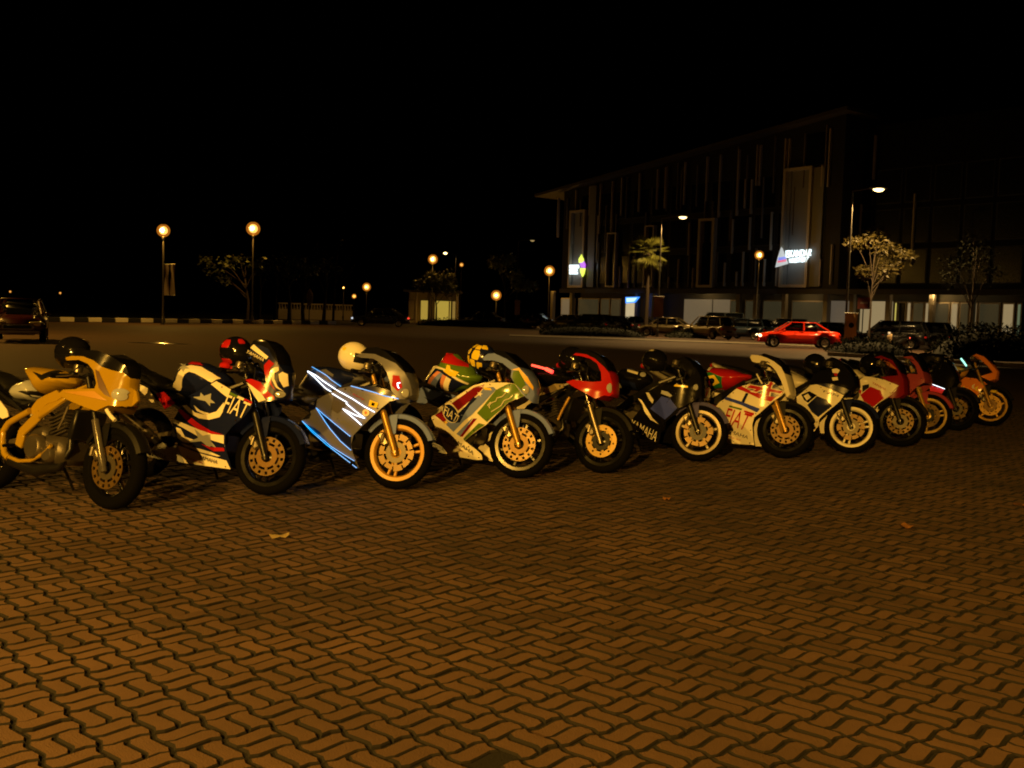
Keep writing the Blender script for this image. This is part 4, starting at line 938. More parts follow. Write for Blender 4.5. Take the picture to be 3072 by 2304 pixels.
# ---- street lamps
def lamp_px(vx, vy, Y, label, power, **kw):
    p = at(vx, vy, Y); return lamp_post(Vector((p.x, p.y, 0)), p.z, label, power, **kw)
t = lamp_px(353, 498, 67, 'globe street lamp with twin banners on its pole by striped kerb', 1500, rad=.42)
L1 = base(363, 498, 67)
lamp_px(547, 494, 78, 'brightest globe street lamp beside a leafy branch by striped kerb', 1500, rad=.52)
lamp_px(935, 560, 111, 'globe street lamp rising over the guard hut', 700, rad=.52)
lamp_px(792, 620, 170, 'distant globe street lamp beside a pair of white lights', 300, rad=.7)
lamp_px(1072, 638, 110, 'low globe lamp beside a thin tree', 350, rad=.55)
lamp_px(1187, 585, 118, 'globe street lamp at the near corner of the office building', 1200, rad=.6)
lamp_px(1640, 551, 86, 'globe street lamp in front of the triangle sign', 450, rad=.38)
A1 = at(1438, 478, 75); h1 = at(1475, 470, 75)
lamp_post(Vector((A1.x - .3, A1.y, 0)), h1.z, 'tall arm street lamp rising through the palm', 3500, WARM, arm=(h1.x - A1.x + .3, 0), strength=26, group='tall arm street lamps')
A2 = at(1850, 418, 53.5); h2 = at(1898, 410, 53.5)
lamp_post(Vector((A2.x - .2, A2.y, 0)), h2.z, 'tall arm street lamp above a hanging banner and bare tree', 5200, WARM, arm=(h2.x - A2.x + .2, 0), strength=26, group='tall arm street lamps', cone=130)
A3 = at(985, 560, 150); h3 = at(962, 548, 150)
lamp_post(Vector((A3.x, A3.y, 0)), h3.z, 'far arm street lamp behind the guard hut', 300, WARM, arm=(h3.x - A3.x, 0), strength=26, group='tall arm street lamps')
A5 = at(1120, 522, 135); h5 = at(1150, 520, 135)
lamp_post(Vector((A5.x, A5.y, 0)), h5.z, 'unlit arm street lamp between the thin tree and the building', 0, WARM, arm=(h5.x - A5.x, 0), strength=.4, group='tall arm street lamps', light=False)
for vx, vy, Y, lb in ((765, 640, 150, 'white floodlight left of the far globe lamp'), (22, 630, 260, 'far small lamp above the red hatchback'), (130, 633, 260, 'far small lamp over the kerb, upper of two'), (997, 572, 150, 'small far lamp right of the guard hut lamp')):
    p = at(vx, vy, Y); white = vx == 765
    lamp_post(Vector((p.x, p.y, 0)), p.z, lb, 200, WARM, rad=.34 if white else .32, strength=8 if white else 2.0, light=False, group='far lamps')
# ---- banners on the first lamp
def banner(vx0, vx1, vy0, vy1, Y, m, label, waist=.25, logo=None, off=0):
    a, b_, c = at(vx0, vy0, Y), at(vx1, vy0, Y), at((vx0 + vx1) / 2, vy1, Y)
    w2 = (b_.x - a.x) / 2; h = a.z - c.z; cx = (a.x + b_.x) / 2
    t = empty('banner', Vector((cx, Y, c.z)), label, 'banner', 'street banners')
    vs = []; n = 10; m_ = 4
    for j in range(n + 1):
        v = j / n; ww = w2 * (1 - waist * math.sin(math.pi * min(1, max(0, v * 1.15 - .1))) ** 2 * (1.3 if v > .5 else .8))
        for i in range(m_ + 1):
            u = i / m_ * 2 - 1; vs.append((u * ww, .05 * math.sin(v * 5 + u * 2), v * h))
    fs = [(j * (m_ + 1) + i, j * (m_ + 1) + i + 1, (j + 1) * (m_ + 1) + i + 1, (j + 1) * (m_ + 1) + i) for j in range(n) for i in range(m_)]
    nn = len(vs); vs2 = [(x, y + .012, z) for x, y, z in vs]
    MB().add(vs + vs2, fs + [tuple(q + nn for q in f)[::-1] for f in fs]).build('cloth', m, t)
    MB().tube([(-w2 * 1.1, 0, h), (w2 * 1.1, 0, h)], .02, 6).build('top_rod', DARKMET, t); MB().tube([(-w2 * 1.1, 0, 0), (w2 * 1.1, 0, 0)], .02, 6).build('bottom_rod', DARKMET, t)
    if logo:
        MB().add([(x * .45 * w2, -.07, h * (.55 + y * .10)) for x, y in oval(0, 0, 1, 1, 12)], [tuple(range(12))]).build('logo', logo, t)
    return t
BAN = mat('banner_cloth', (.42, .34, .30), .85); BANO = mat('banner_orange', (.55, .33, .12), .85)
banner(355, 365.5, 571, 638, 66.8, BAN, 'left-hand pale banner of the pair on the lamp pole'); banner(368, 378, 571, 638, 66.8, BAN, 'right-hand pale banner of the pair on the lamp pole')
banner(1826, 1853, 676, 735, 53.2, BANO, 'orange hanging banner with dark round emblem', .2, logo=PLASTIC); banner(1412, 1434, 640, 685, 74.5, mat('banner_faded', (.30, .16, .10), .85), 'dull reddish banner on the pole near the palm', .1); banner(1112, 1124, 648, 680, 108, BANO, 'small banner on a post beside the low globe lamp', .1)
# leaf shaped sign
p = at(668, 650, 92); t = empty('sign', Vector((p.x, p.y, 0)), 'pale leaf-shaped sign on a post behind the kerb', 'sign')
zt, zb = at(668, 624, 92).z, at(668, 662, 92).z; lf = [(.02 + .33 * math.sin(math.pi * v) ** .8 * (1 if sgn > 0 else -.9), zb + (zt - zb) * v) for sgn, vv in ((1, range(0, 9)), (-1, range(8, -1, -1))) for v in [q / 8 for q in vv]]
MB().prism([q for i, q in enumerate(lf) if i not in (8, 17)], -.03, .03).build('board', mat('sign_board', (.55, .42, .30), .7), t); MB().tube([(0, 0.06, 0), (0, 0.06, zb + .3)], .04, 8).build('post', DARKMET, t)

# ---- trees
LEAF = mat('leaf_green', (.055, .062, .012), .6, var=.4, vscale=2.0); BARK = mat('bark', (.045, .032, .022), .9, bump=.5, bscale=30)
def tree(vx, Y, height, label, clumps, seed, trunk_r=.10, fork=.5, leaves=90, leafsize=.22, m=None, vyb=None):
    rn = random.Random(seed); p = at(vx, 650, Y); root = empty('tree', Vector((p.x, p.y, 0)), label, 'tree', 'street trees')
    tr = MB(); top = Vector((rn.uniform(-.3, .3), 0, height * .8))
    tr.tube([(0, 0, 0), Vector((rn.uniform(-.1, .1), 0, height * .3)), top * .62, top], [trunk_r, trunk_r * .75, trunk_r * .5, trunk_r * .15], 8).build('trunk', BARK, root)
    cr = MB()
    for (cx, cz, r) in clumps:
        c = Vector((cx, rn.uniform(-.6, .6), cz)); st0 = top * min(.95, max(fork * .7, (cz - r) / (height * .8) * .7))
        MB().tube([st0, st0.lerp(c, .55) + Vector((0, 0, .15)), c], [trunk_r * .4, trunk_r * .25, .012], 6).build('limb', BARK, root)
        for _ in range(leaves):
            d = Vector((rn.gauss(0, 1), rn.gauss(0, 1), rn.gauss(0, .55))).normalized() * r * rn.uniform(.25, 1.08)
            q = c + d; s_ = leafsize * rn.uniform(.5, 1.2); a = Vector((rn.gauss(0, 1), rn.gauss(0, 1), rn.gauss(-.3, .6))).normalized(); b2 = a.orthogonal().normalized()
            b2.rotate(Matrix.Rotation(rn.uniform(0, 6.28), 3, a))
            cr.add([q, q + a * s_ * .5 + b2 * s_ * .22, q + a * s_, q + a * s_ * .5 - b2 * s_ * .22], [(0, 1, 2, 3)])
    cr.build('crown', m or LEAF, root, smooth=False)
    return root
tree(535, 80, 5.6, 'leafy tree with one lit branch behind the brightest lamp', [(-2.6, 4.0, .9), (-1.6, 4.6, .8), (-3.2, 4.8, .6), (-.7, 5.0, .7), (-2.0, 3.4, .6), (.9, 4.6, .7)], 1, .13, leaves=70, leafsize=.38)
tree(720, 92, 7.5, 'nearly bare tree with thin forked branches', [(-1.2, 5.2, .9), (1.3, 6.0, .9), (.5, 7.2, .8), (-.9, 6.8, .8), (1.8, 4.9, .7)], 2, .12, leaves=18, leafsize=.22)
tree(943, 109, 5.6, 'bushy tree standing in front of the guard hut', [(-1.6, 4.2, .9), (1.2, 4.9, 1.0), (0, 4.2, 1.1), (1.4, 3.7, .9), (-.6, 5.0, .8)], 3, .11, leaves=260, leafsize=.40)
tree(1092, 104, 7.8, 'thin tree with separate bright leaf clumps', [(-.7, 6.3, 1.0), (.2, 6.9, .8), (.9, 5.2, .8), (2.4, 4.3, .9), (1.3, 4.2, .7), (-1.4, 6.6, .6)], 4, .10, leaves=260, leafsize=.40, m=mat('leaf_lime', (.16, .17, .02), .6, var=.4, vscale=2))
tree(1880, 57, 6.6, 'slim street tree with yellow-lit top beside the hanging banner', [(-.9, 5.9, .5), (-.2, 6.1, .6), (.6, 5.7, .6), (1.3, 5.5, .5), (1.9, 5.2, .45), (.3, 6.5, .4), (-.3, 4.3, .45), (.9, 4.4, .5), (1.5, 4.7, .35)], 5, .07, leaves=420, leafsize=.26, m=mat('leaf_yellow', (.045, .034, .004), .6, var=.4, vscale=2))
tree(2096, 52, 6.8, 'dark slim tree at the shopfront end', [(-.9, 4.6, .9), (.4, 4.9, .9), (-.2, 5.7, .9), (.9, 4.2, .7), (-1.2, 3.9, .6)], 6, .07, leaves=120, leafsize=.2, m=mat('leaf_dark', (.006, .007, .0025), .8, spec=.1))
for i, (vx, Y, hh) in enumerate(((594, 98, 6), (625, 104, 6.5), (655, 97, 5.6), (700, 102, 6.2), (560, 106, 6.0))):
    tree(vx, Y, hh, ['dark tree trunk before the middle of the balustrade wall', 'dark tree trunk behind the leaf-shaped sign side of the wall', 'dark trunk right beside the leaf-shaped sign', 'dark trunk at the bare tree end of the balustrade wall', 'dark trunk beside the leafy lamp-lit tree'][i], [(-1.1, hh * .8, 1.1), (1.0, hh * .85, 1.1), (0, hh * .95, 1.0)], 20 + i, .2, leaves=70, leafsize=.4)
# palm
p = at(1400, 560, 79); palm = empty('palm_tree', Vector((p.x, p.y, 0)), 'fan palm with lamp-lit fronds beside a tall lamp pole', 'palm tree')
hc = at(1402, 545, 79).z
MB().tube([(0, 0, 0), (.05, 0, hc * .5), (0, 0, hc)], [.19, .15, .13], 10).build('trunk', BARK, palm)
PL = mat('palm_leaf', (.10, .105, .018), .5, var=.3, vscale=2)
rp = random.Random(5)
for i in range(36):
    az = i * 2.4; el = rp.uniform(-.9, 1.1); dirv = Vector((math.cos(az) * math.cos(el), math.sin(az) * math.cos(el), math.sin(el)))
    f = MB(); st = Vector((0, 0, hc)); stem = .7; c = st + dirv * stem
    f.tube([st, st + dirv * stem * .5 + Vector((0, 0, .05)), c], .018, 5)
    sd = dirv.cross(Vector((0, 0, 1))).normalized(); up = sd.cross(dirv)
    for k in range(11):
        a = (k - 5) * .24; ld = (dirv * math.cos(a) + sd * math.sin(a)); tip = c + ld * 1.05 + Vector((0, 0, -.14 - .1 * abs(k - 5) / 5)); w_ = ld.cross(up).normalized() * .10
        f.add([c, c + ld * .5 + w_, tip, c + ld * .5 - w_], [(0, 1, 2, 3)])
    f.build('frond', PL, palm, smooth=False)
# ---- hedges and low shrubs
def hedge(vx0, vx1, Y, h, label, seed, dens=900, dep=2.2, name='hedge', sz=.16):
    rn = random.Random(seed); a, b_ = base(vx0, 700, Y), base(vx1, 700, Y); root = empty(name, (a + b_) / 2, label, 'hedge', 'low hedges')
    Lh = (b_ - a).length; m = MB()
    core = MB(); n = 12; vs = []; 
    for i in range(n + 1):
        u = i / n * 2 - 1; hh = h * .8 * math.sqrt(max(.02, 1 - abs(u) ** 3))
        for k in range(7):
            t = math.pi * k / 6; vs.append((u * Lh / 2 * .97, -math.cos(t) * dep / 2 * .9, max(.0, hh * math.sin(t)) + .0))
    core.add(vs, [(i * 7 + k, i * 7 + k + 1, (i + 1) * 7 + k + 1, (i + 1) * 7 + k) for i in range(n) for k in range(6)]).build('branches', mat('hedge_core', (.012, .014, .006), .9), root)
    for _ in range(dens):
        u = rn.uniform(-1, 1); t = rn.uniform(0, math.pi); hh = h * math.sqrt(max(.02, 1 - abs(u) ** 3)) * rn.uniform(.72, 1.08)
        q = Vector((u * Lh / 2, -math.cos(t) * dep / 2, hh * math.sin(t))); s_ = sz * rn.uniform(.5, 1.3); d = Vector((rn.gauss(0, 1), rn.gauss(0, 1), abs(rn.gauss(0, 1)))).normalized(); e = d.orthogonal().normalized()
        m.add([q, q + d * s_ * .5 + e * s_ * .25, q + d * s_, q + d * s_ * .5 - e * s_ * .25], [(0, 1, 2, 3)])
    m.build('foliage', mat('hedge_leaf', (.009, .011, .003), .9, spec=.05, var=.4, vscale=3), root, smooth=False)
hedge(1805, 1950, 48.5, .72, 'rounded low hedge bed beside the red saloon car', 1, 1600, 3.2)
hedge(1165, 1395, 71, .75, 'long dark hedge in front of the parked cars', 2, 1500)
hedge(900, 1160, 98, .8, 'dark hedge below the guard hut', 3, 1300)
hedge(1440, 1530, 74, .5, 'short hedge at the foot of the palm lamp', 4, 600)
hedge(2030, 2240, 46, 1.5, 'tall dark bushes before the shopfront end', 5, 2200, 3, sz=.22)
# ---- low wall with arches of light far behind the kerb
p0, p1 = base(600, 668, 112), base(760, 672, 118); lw = empty('low_wall', p0, 'low lit wall with a balustrade behind the dark trunks', 'wall'); dv = p1 - p0
WALL = mat('cream_wall', (.55, .46, .30), .8, bump=.1)
rot = Matrix.Rotation(math.atan2(dv.y, dv.x), 3, 'Z')
MB().box(dv / 2 + Vector((0, 0, .55)), (dv.length, .3, 1.1), rot).build('wall_base', WALL, lw); MB().box(dv / 2 + Vector((0, 0, 1.72)), (dv.length, .34, .14), rot).build('coping', WALL, lw)
for i in range(26): MB().tube([dv * ((i + .5) / 26) + Vector((0, 0, 1.1)), dv * ((i + .5) / 26) + Vector((0, 0, 1.65))], [.12, .07], 8).build('baluster', WALL, lw)
lamp_post(base(650, 660, 109) + Vector((4, 3, 0)), 3.6, 'assumed low lamp hidden among trunks beside the balustrade wall', 70, SODIUM, rad=.14, strength=4, group='assumed garden lamps')  # assumed lamp that lights the low wall
# ---- guard hut
g0, g1 = base(882, 690, 116), base(985, 690, 116); gh = empty('guard_hut', (g0 + g1) / 2, 'small flat-roofed guard hut with a lit yellow wall', 'hut'); gw = (g1 - g0).length
hz = at(930, 632, 116).z
MB().box((0, 1.6, hz / 2), (gw, 3.0, hz), None).build('wall', mat('hut_wall', (.6, .5, .25), .8), gh); MB().box((0, 1.2, hz + .12), (gw + 1.0, 4.6, .24), None, .03).build('roof', mat('hut_roof', (.04, .035, .03), .8), gh)
for sx, w2, m in ((-gw * .44, .7, WALL), (-gw * .17, .9, glow('hut_lit', (1.0, .68, .10), .35)), (gw * .22, 1.9, glow('hut_lit2', (1.0, .70, .10), .40)), (gw * .45, .45, glow('hut_lit3', (1.0, .62, .12), .22))):
    f = MB().box((sx, .06, hz * .42), (w2, .08, hz * .66), None, .01).build('window', mat('hut_frame', (.1, .08, .05), .6), gh); MB().box((sx, .0, hz * .42), (w2 - .12, .04, hz * .66 - .12), None).build('pane', m, f)
for sx in (-gw * .33, gw * .05, gw * .36, gw * .54): MB().tube([(sx, -.5, 0), (sx, -.5, hz)], .07, 8).build('post', WALL, gh)

# ---- cars
def car(pos, yaw, paintm, label, L=4.3, W=1.68, H=1.42, kind='sedan', lit=None, tail=None, group='cars parked along the building'):
    t = empty('car', Matrix.Translation(pos) @ Matrix.Rotation(yaw, 4, 'Z'), label, 'car', group)
    h = L / 2; wr = .30; fa, ra = h - .82, -h + .86
    def arch(cx): return [(cx + .37 * math.cos(math.pi * q / 7), .26 + .40 * math.sin(math.pi * q / 7)) for q in range(8)]
    if kind == 'sedan': top = [(-h, .52), (-h + .03, .86), (-h + .35, .93), (-.35 * h, .95), (.30 * h, .93), (.62 * h, .86), (h - .12, .72), (h, .58)]
    else: top = [(-h, .5), (-h + .02, .95), (-h + .2, 1.0), (-.2 * h, .98), (.4 * h, .95), (h - .25, .82), (h, .62)]
    poly = top + [(h, .28), (fa + .37, .26)] + arch(fa)[1:-1] + [(fa - .37, .22), (ra + .37, .22)] + arch(ra)[1:-1] + [(ra - .37, .26), (-h + .02, .30)]
    bo = inflate('body', poly, paintm, t, W / 2, .28, .12)
    if kind == 'sedan': gp = [(-.72 * h, .92), (-.40 * h, H - .04), (-.25 * h, H), (.10 * h, H), (.22 * h, H - .05), (.52 * h, .90)]
    elif kind == 'van': gp = [(-.96 * h, .95), (-.90 * h, H - .05), (-.8 * h, H), (.35 * h, H), (.5 * h, H - .08), (.78 * h, .90)]
    else: gp = [(-.95 * h, .95), (-.82 * h, H - .08), (-.7 * h, H), (.12 * h, H), (.25 * h, H - .05), (.58 * h, .92)]
    inflate('windows', gp, GLASSD, t, W / 2 - .13, .45, .12)
    Wt = W / 2 - .30
    MB().box(((gp[1][0] + gp[-2][0]) / 2, 0, H - .005), (gp[-2][0] - gp[1][0] + .02, Wt * 2 + .1, .05), None, .02).build('roof', paintm, t)
    def pil(a, b):
        for sg in (-1, 1): MB().tube([(a[0], sg * (W / 2 - .12), a[1]), (b[0], sg * (Wt + .05), b[1])], [.055, .04], 6).build('pillar', paintm, t)
    pil(gp[0], gp[1]); pil((gp[-1][0], gp[-1][1]), gp[-2]); mid = (gp[1][0] + gp[-2][0]) / 2; pil((mid, .93), (mid, H))
    for cx in (fa, ra):
        for sg in (-1, 1):
            y = sg * (W / 2 - .11); wl = bpy.data.objects.new('wheel', None); COL.objects.link(wl); wl.parent = t; wl.empty_display_size = .1
            MB().lathe([(.19, -.09), (.28, -.10), (wr, -.06), (wr, .06), (.28, .10), (.19, .09)], (cx, y, wr), n=24).build('tyre', RUBBER, wl)
            rm = MB(); rm.lathe([(.17, -.085), (.20, -.10), (.20, .10), (.17, .085)], (cx, y, wr), n=20); rm.lathe([(.0, sg * .07), (.06, sg * .075), (.06, sg * .03), (.0, sg * .02)], (cx, y, wr), n=12, closed=False)
            for q in range(6):
                a = q * math.pi / 3; rm.box((cx + .11 * math.cos(a), y + sg * .06, wr + .11 * math.sin(a)), (.16, .025, .06), Matrix.Rotation(-a, 3, 'Y'), .005)
            rm.build('rim', ALU, wl)
    for sg in (-1, 1):
        MB().box((h - .09, sg * (W / 2 - .32), .62), (.14, .36, .14), Matrix.Rotation(R(12), 3, 'Y'), .03).build('headlight', lit if lit else LENS, t)
        MB().box((-h + .07, sg * (W / 2 - .30), .72), (.12, .32, .14), None, .03).build('tail_light', tail if tail else REDLENS, t)
        MB().box((.40 * h, sg * (W / 2 + .04), .95), (.12, .16, .10), None, .03).build('mirror', paintm, t)
        for q in (.12 * h, -.38 * h): MB().box((q, sg * (W / 2 + .004), .80), (.16, .02, .03), None, .006).build('door_handle', CHROME, t)
    MB().box((h - .02, 0, .36), (.14, W - .30, .14), None, .03).build('bumper', paintm, t); MB().box((h + .03, 0, .52), (.05, .8, .10), None, .01).build('grille', PLASTIC, t)
    MB().box((-h + .02, 0, .36), (.14, W - .30, .14), None, .03).build('bumper', paintm, t); MB().box((-h - .02, 0, .55), (.04, .46, .11), None, .005).build('number_plate', PLASTIC, t)
    return t
HL = glow('headlamp_lit', (1, .78, .36), 3.5); TL = glow('tail_lamp_lit', (1, .04, .02), 1.6); TL2 = glow('tail_lamp_dim', (1, .15, .03), .9)
CRED = mat('car_red', (.78, .035, .008), .25, 0, 0, spec=.4); CGREY = mat('car_grey', (.03, .03, .032), .3, .3, .4); CSILV = mat('car_silver', (.11, .10, .085), .35, .4, .3); CBLK = mat('car_black', (.012, .012, .013), .25, 0, .4); CBLUE = mat('car_blue', (.02, .035, .06), .3, .2, .4); CGOLD = mat('car_champagne', (.14, .11, .05), .35, .4, .3)
car(base(1722, 745, 56), math.pi - .10, CRED, 'bright red saloon car with lit headlamps on the road', 4.35, 1.66, 1.38, lit=HL, group='cars on the road')
car(base(44, 740, 33) + Vector((-.9, 1.9, 0)), -1.17, mat('car_dark_red', (.07, .007, .005), .3, 0, .5), 'dark red hatchback facing the yard by the striped kerb', 4.1, 1.66, 1.42, 'hatch', lit=mat('lamp_unlit', (.6, .5, .3), .15, .3, .5), group='cars on the road')
car(base(822, 700, 84), math.pi + .06, CBLK, 'black car with red tail lights passing the guard hut', 4.7, 1.7, 1.45, lit=glow('headlamp_pale', (.8, .9, 1), .9), tail=TL, group='cars on the road')
for vx, Y, yaw, m, kind, H, lb in ((1228, 88, 2.6, CGOLD, 'sedan', 1.4, 'champagne car at the far left end of the parked row'), (1275, 84, 2.4, CGREY, 'hatch', 1.5, 'grey parked hatchback under the left shopfront columns'), (1325, 83, 2.5, CBLK, 'sedan', 1.42, 'black parked car left of the lit doorway'),
        (1440, 77, 2.7, CGOLD, 'sedan', 1.4, 'champagne parked car with bonnet beside the palm lamp pole'), (1532, 73, 2.1, mat('car_olive_silver', (.26, .21, .10), .35, .3), 'hatch', 1.58, 'pale olive-silver parked hatchback left of the red saloon'), (1555, 86, 2.9, mat('car_slate', (.06, .08, .10), .3, .2), 'van', 1.95, 'blue-grey parked van behind the pale hatchback'),
        (1612, 76, 2.3, CBLUE, 'hatch', 1.5, 'dark blue parked car right of the pale hatchback'), (1692, 78, 2.9, CSILV, 'hatch', 1.6, 'pale parked car seen over the red saloon'), (1790, 68, 2.5, CBLK, 'sedan', 1.42, 'black parked car behind the hanging banner'),
        (1925, 60, 2.6, CBLK, 'hatch', 1.62, 'black parked car behind the small moped'), (1985, 62, 2.4, CGREY, 'hatch', 1.6, 'dark grey parked car before the lit shopfront'), (1375, 84, 2.5, CGREY, 'sedan', 1.42, 'dark parked car just below the blue sign'), (1660, 86, 2.4, CBLK, 'sedan', 1.42, 'black parked car in front of the wide shutters')):
    car(base(vx, 705, Y), yaw, m, lb, 4.2, 1.66, H, kind)
for vx, Y, m, lb in ((1045, 100, CGREY, 'grey parked car left of the low globe lamp'), (1150, 98, CBLK, 'black parked car right of the small banner'),):
    car(base(vx, 700, Y), 2.8, m, lb, 4.2, 1.66, 1.42)
# ---- parked moped
p = base(1935, 745, 58); mo = empty('moped', Matrix.Translation(p) @ Matrix.Rotation(math.pi + .25, 4, 'Z'), 'small parked moped with a glowing red tail light', 'moped')
for cx in (.6, -.6):
    w_ = bpy.data.objects.new('wheel', None); COL.objects.link(w_); w_.parent = mo
    MB().lathe([(.20, -.03), (.26, -.035), (.275, 0), (.26, .035), (.20, .03)], (cx, 0, .275), n=20).build('tyre', RUBBER, w_); MB().lathe([(.03, -.03), (.19, -.02), (.2, .02), (.03, .03)], (cx, 0, .275), n=16).build('rim', ALU, w_)
inflate('leg_shield', [(.28, .35), (.42, .4), (.50, .75), (.42, .9), (.34, .88), (.36, .6)], mat('moped_tan', (.5, .36, .2), .4), mo, .2, .06, .05); inflate('body', [(.3, .3), (.28, .42), (-.1, .5), (-.3, .66), (-.8, .74), (-.82, .62), (-.5, .45), (-.2, .28)], CGREY, mo, .13, .08, .06); inflate('seat', [(-.08, .66), (-.1, .74), (-.5, .78), (-.75, .80), (-.74, .72)], SEATV, mo, .12, .05, .05)
MB().tube([(.6, .05, .28), (.45, .05, .75), (.40, 0, .95)], .025, 8).build('fork', ALU, mo); MB().tube([(.36, -.3, .95), (.40, 0, .97), (.36, .3, .95)], .014, 6).build('handlebar', DARKMET, mo); MB().box((.46, 0, .93), (.1, .16, .12), None, .03).build('headlight', mat('moped_lamp', (.8, .75, .6), .2, emit=(1, .9, .7), es=.3), mo); MB().box((-.84, 0, .68), (.06, .2, .09), None, .02).build('tail_light', TL, mo)

# ================================================================== office building
FA, FB = Vector((5.2, 115.0, 0)), Vector((26.8, 88.0, 0)); fd = (FB - FA).normalized(); fn = Vector((fd.y, -fd.x, 0))       # fn points to the viewer
if fn.y > 0: fn = -fn
LEN = 60.0
def fac(zx, zy, off=0.0):                   # crop pixel of the facade view -> (distance along facade, height)
    d = ray1024((1550 + zx / 1.843) / 3, (300 + zy / 1.843) / 3); o = CAMO - (FA + fn * off)
    t = -o.dot(fn) / d.dot(fn); q = CAMO + d * t; return (q - FA).dot(fd), q.z
BM = Matrix.Translation(FA) @ Matrix(((fd.x, -fn.x, 0, 0), (fd.y, -fn.y, 0, 0), (0, 0, 1, 0), (0, 0, 0, 1)))   # x along facade, y into the building
bl = empty('office_building', BM, 'long dark office building with vertical fins and a rising roof edge', 'building')
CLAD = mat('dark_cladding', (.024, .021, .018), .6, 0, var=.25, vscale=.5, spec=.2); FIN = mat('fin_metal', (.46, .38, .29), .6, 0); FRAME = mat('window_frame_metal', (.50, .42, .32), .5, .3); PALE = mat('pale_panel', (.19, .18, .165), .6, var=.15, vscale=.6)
zl = fac(230, 510)[1]; xr, zr = fac(1790, 72); slope = (zr - zl) / (xr - fac(230, 510)[0])
def roofz(x): return zl + slope * x
SOF = 4.25
XR = xr + .6; WING = 3.0
def block(x0, x1, y0, y1, zt0, zt1, z0=SOF): return [(x0, y0, z0), (x1, y0, z0), (x1, y0, zt1), (x0, y0, zt0), (x0, y1, z0), (x1, y1, z0), (x1, y1, zt1), (x0, y1, zt0)], [(0, 1, 2, 3), (4, 7, 6, 5), (0, 3, 7, 4), (1, 5, 6, 2), (3, 2, 6, 7), (0, 4, 5, 1)]
MB().add(*block(0, XR, 0, 22, roofz(0), roofz(XR))).build('wall', CLAD, bl, smooth=False)
MB().add(*block(XR, LEN, WING, 21, roofz(XR) - .8, roofz(XR) - .8)).build('wing_wall', mat('unlit_cladding', (.006, .0055, .005), .7, spec=.1), bl, smooth=False)  # darkness of the unlit end is put into the cladding colour
RM = mat('roof_edge', (.06, .048, .036), .8)
MB().add([(-3.8, -1.2, roofz(-3.8)), (XR + .8, -1.2, roofz(XR)), (XR + .8, 23, roofz(XR)), (-3.8, 23, roofz(-3.8)), (-3.8, -1.2, roofz(-3.8) + .3), (XR + .8, -1.2, roofz(XR) + .3), (XR + .8, 23, roofz(XR) + .3), (-3.8, 23, roofz(-3.8) + .3)], [(0, 3, 2, 1), (4, 5, 6, 7), (0, 1, 5, 4), (1, 2, 6, 5), (2, 3, 7, 6), (3, 0, 4, 7)]).build('roof', RM, bl, smooth=False)
fins = [(475, 450, 740), (540, 450, 730), (592, 430, 640), (690, 405, 620), (790, 385, 605), (835, 375, 600), (942, 345, 580), (1065, 315, 560), (1138, 305, 650), (1240, 275, 640), (1343, 250, 475), (1360, 250, 475), (1498, 215, 640), (1520, 215, 380), (1745, 160, 480), (905, 880, 1040), (965, 680, 860), (1205, 660, 850), (1300, 650, 830), (1420, 620, 830), (1262, 840, 1030), (1380, 880, 1030), (1447, 930, 1030), (1690, 880, 1030), (1753, 800, 1020), (1160, 900, 1030), (1225, 950, 1030), (340, 480, 612), (415, 480, 640), (552, 900, 1050), (580, 920, 1040), (628, 930, 1040), (850, 980, 1040), (985, 930, 1040), (1800, 560, 800), (1880, 170, 420), (2100, 500, 900), (240, 540, 760), (460, 640, 900), (720, 700, 1040), (770, 900, 1040), (1275, 440, 600), (1310, 440, 630), (1700, 360, 480)]
for zx, z0, z1 in fins:
    x, zt = fac(zx, z0); x2, zb = fac(zx - 6, z1)
    yo = WING if x > XR else 0; zt = min(zt, roofz(min(x, XR)) - (1.2 if yo else .3))
    MB().box(((x), yo - .16, (zt + max(zb, SOF + .1)) / 2), (.10, .30, zt - max(zb, SOF + .1)), None).build('fin', FIN, bl, smooth=False)
rf = random.Random(21)
FIN2 = mat('fin_dull', (.17, .14, .11), .6)
for q in range(34):
    x = 1.0 + q * (XR - 2) / 34 + rf.uniform(-.3, .3); lv = rf.choice((0, 1, 2)); span = roofz(x) - .5 - SOF; z0 = SOF + .2 + span * (0, .33, .62)[lv]; z1 = min(roofz(x) - .4, z0 + span * rf.uniform(.22, .45))
    MB().box((x, -.135, (z0 + z1) / 2), (.09, .25, z1 - z0), None).build('fin', FIN2, bl, smooth=False)
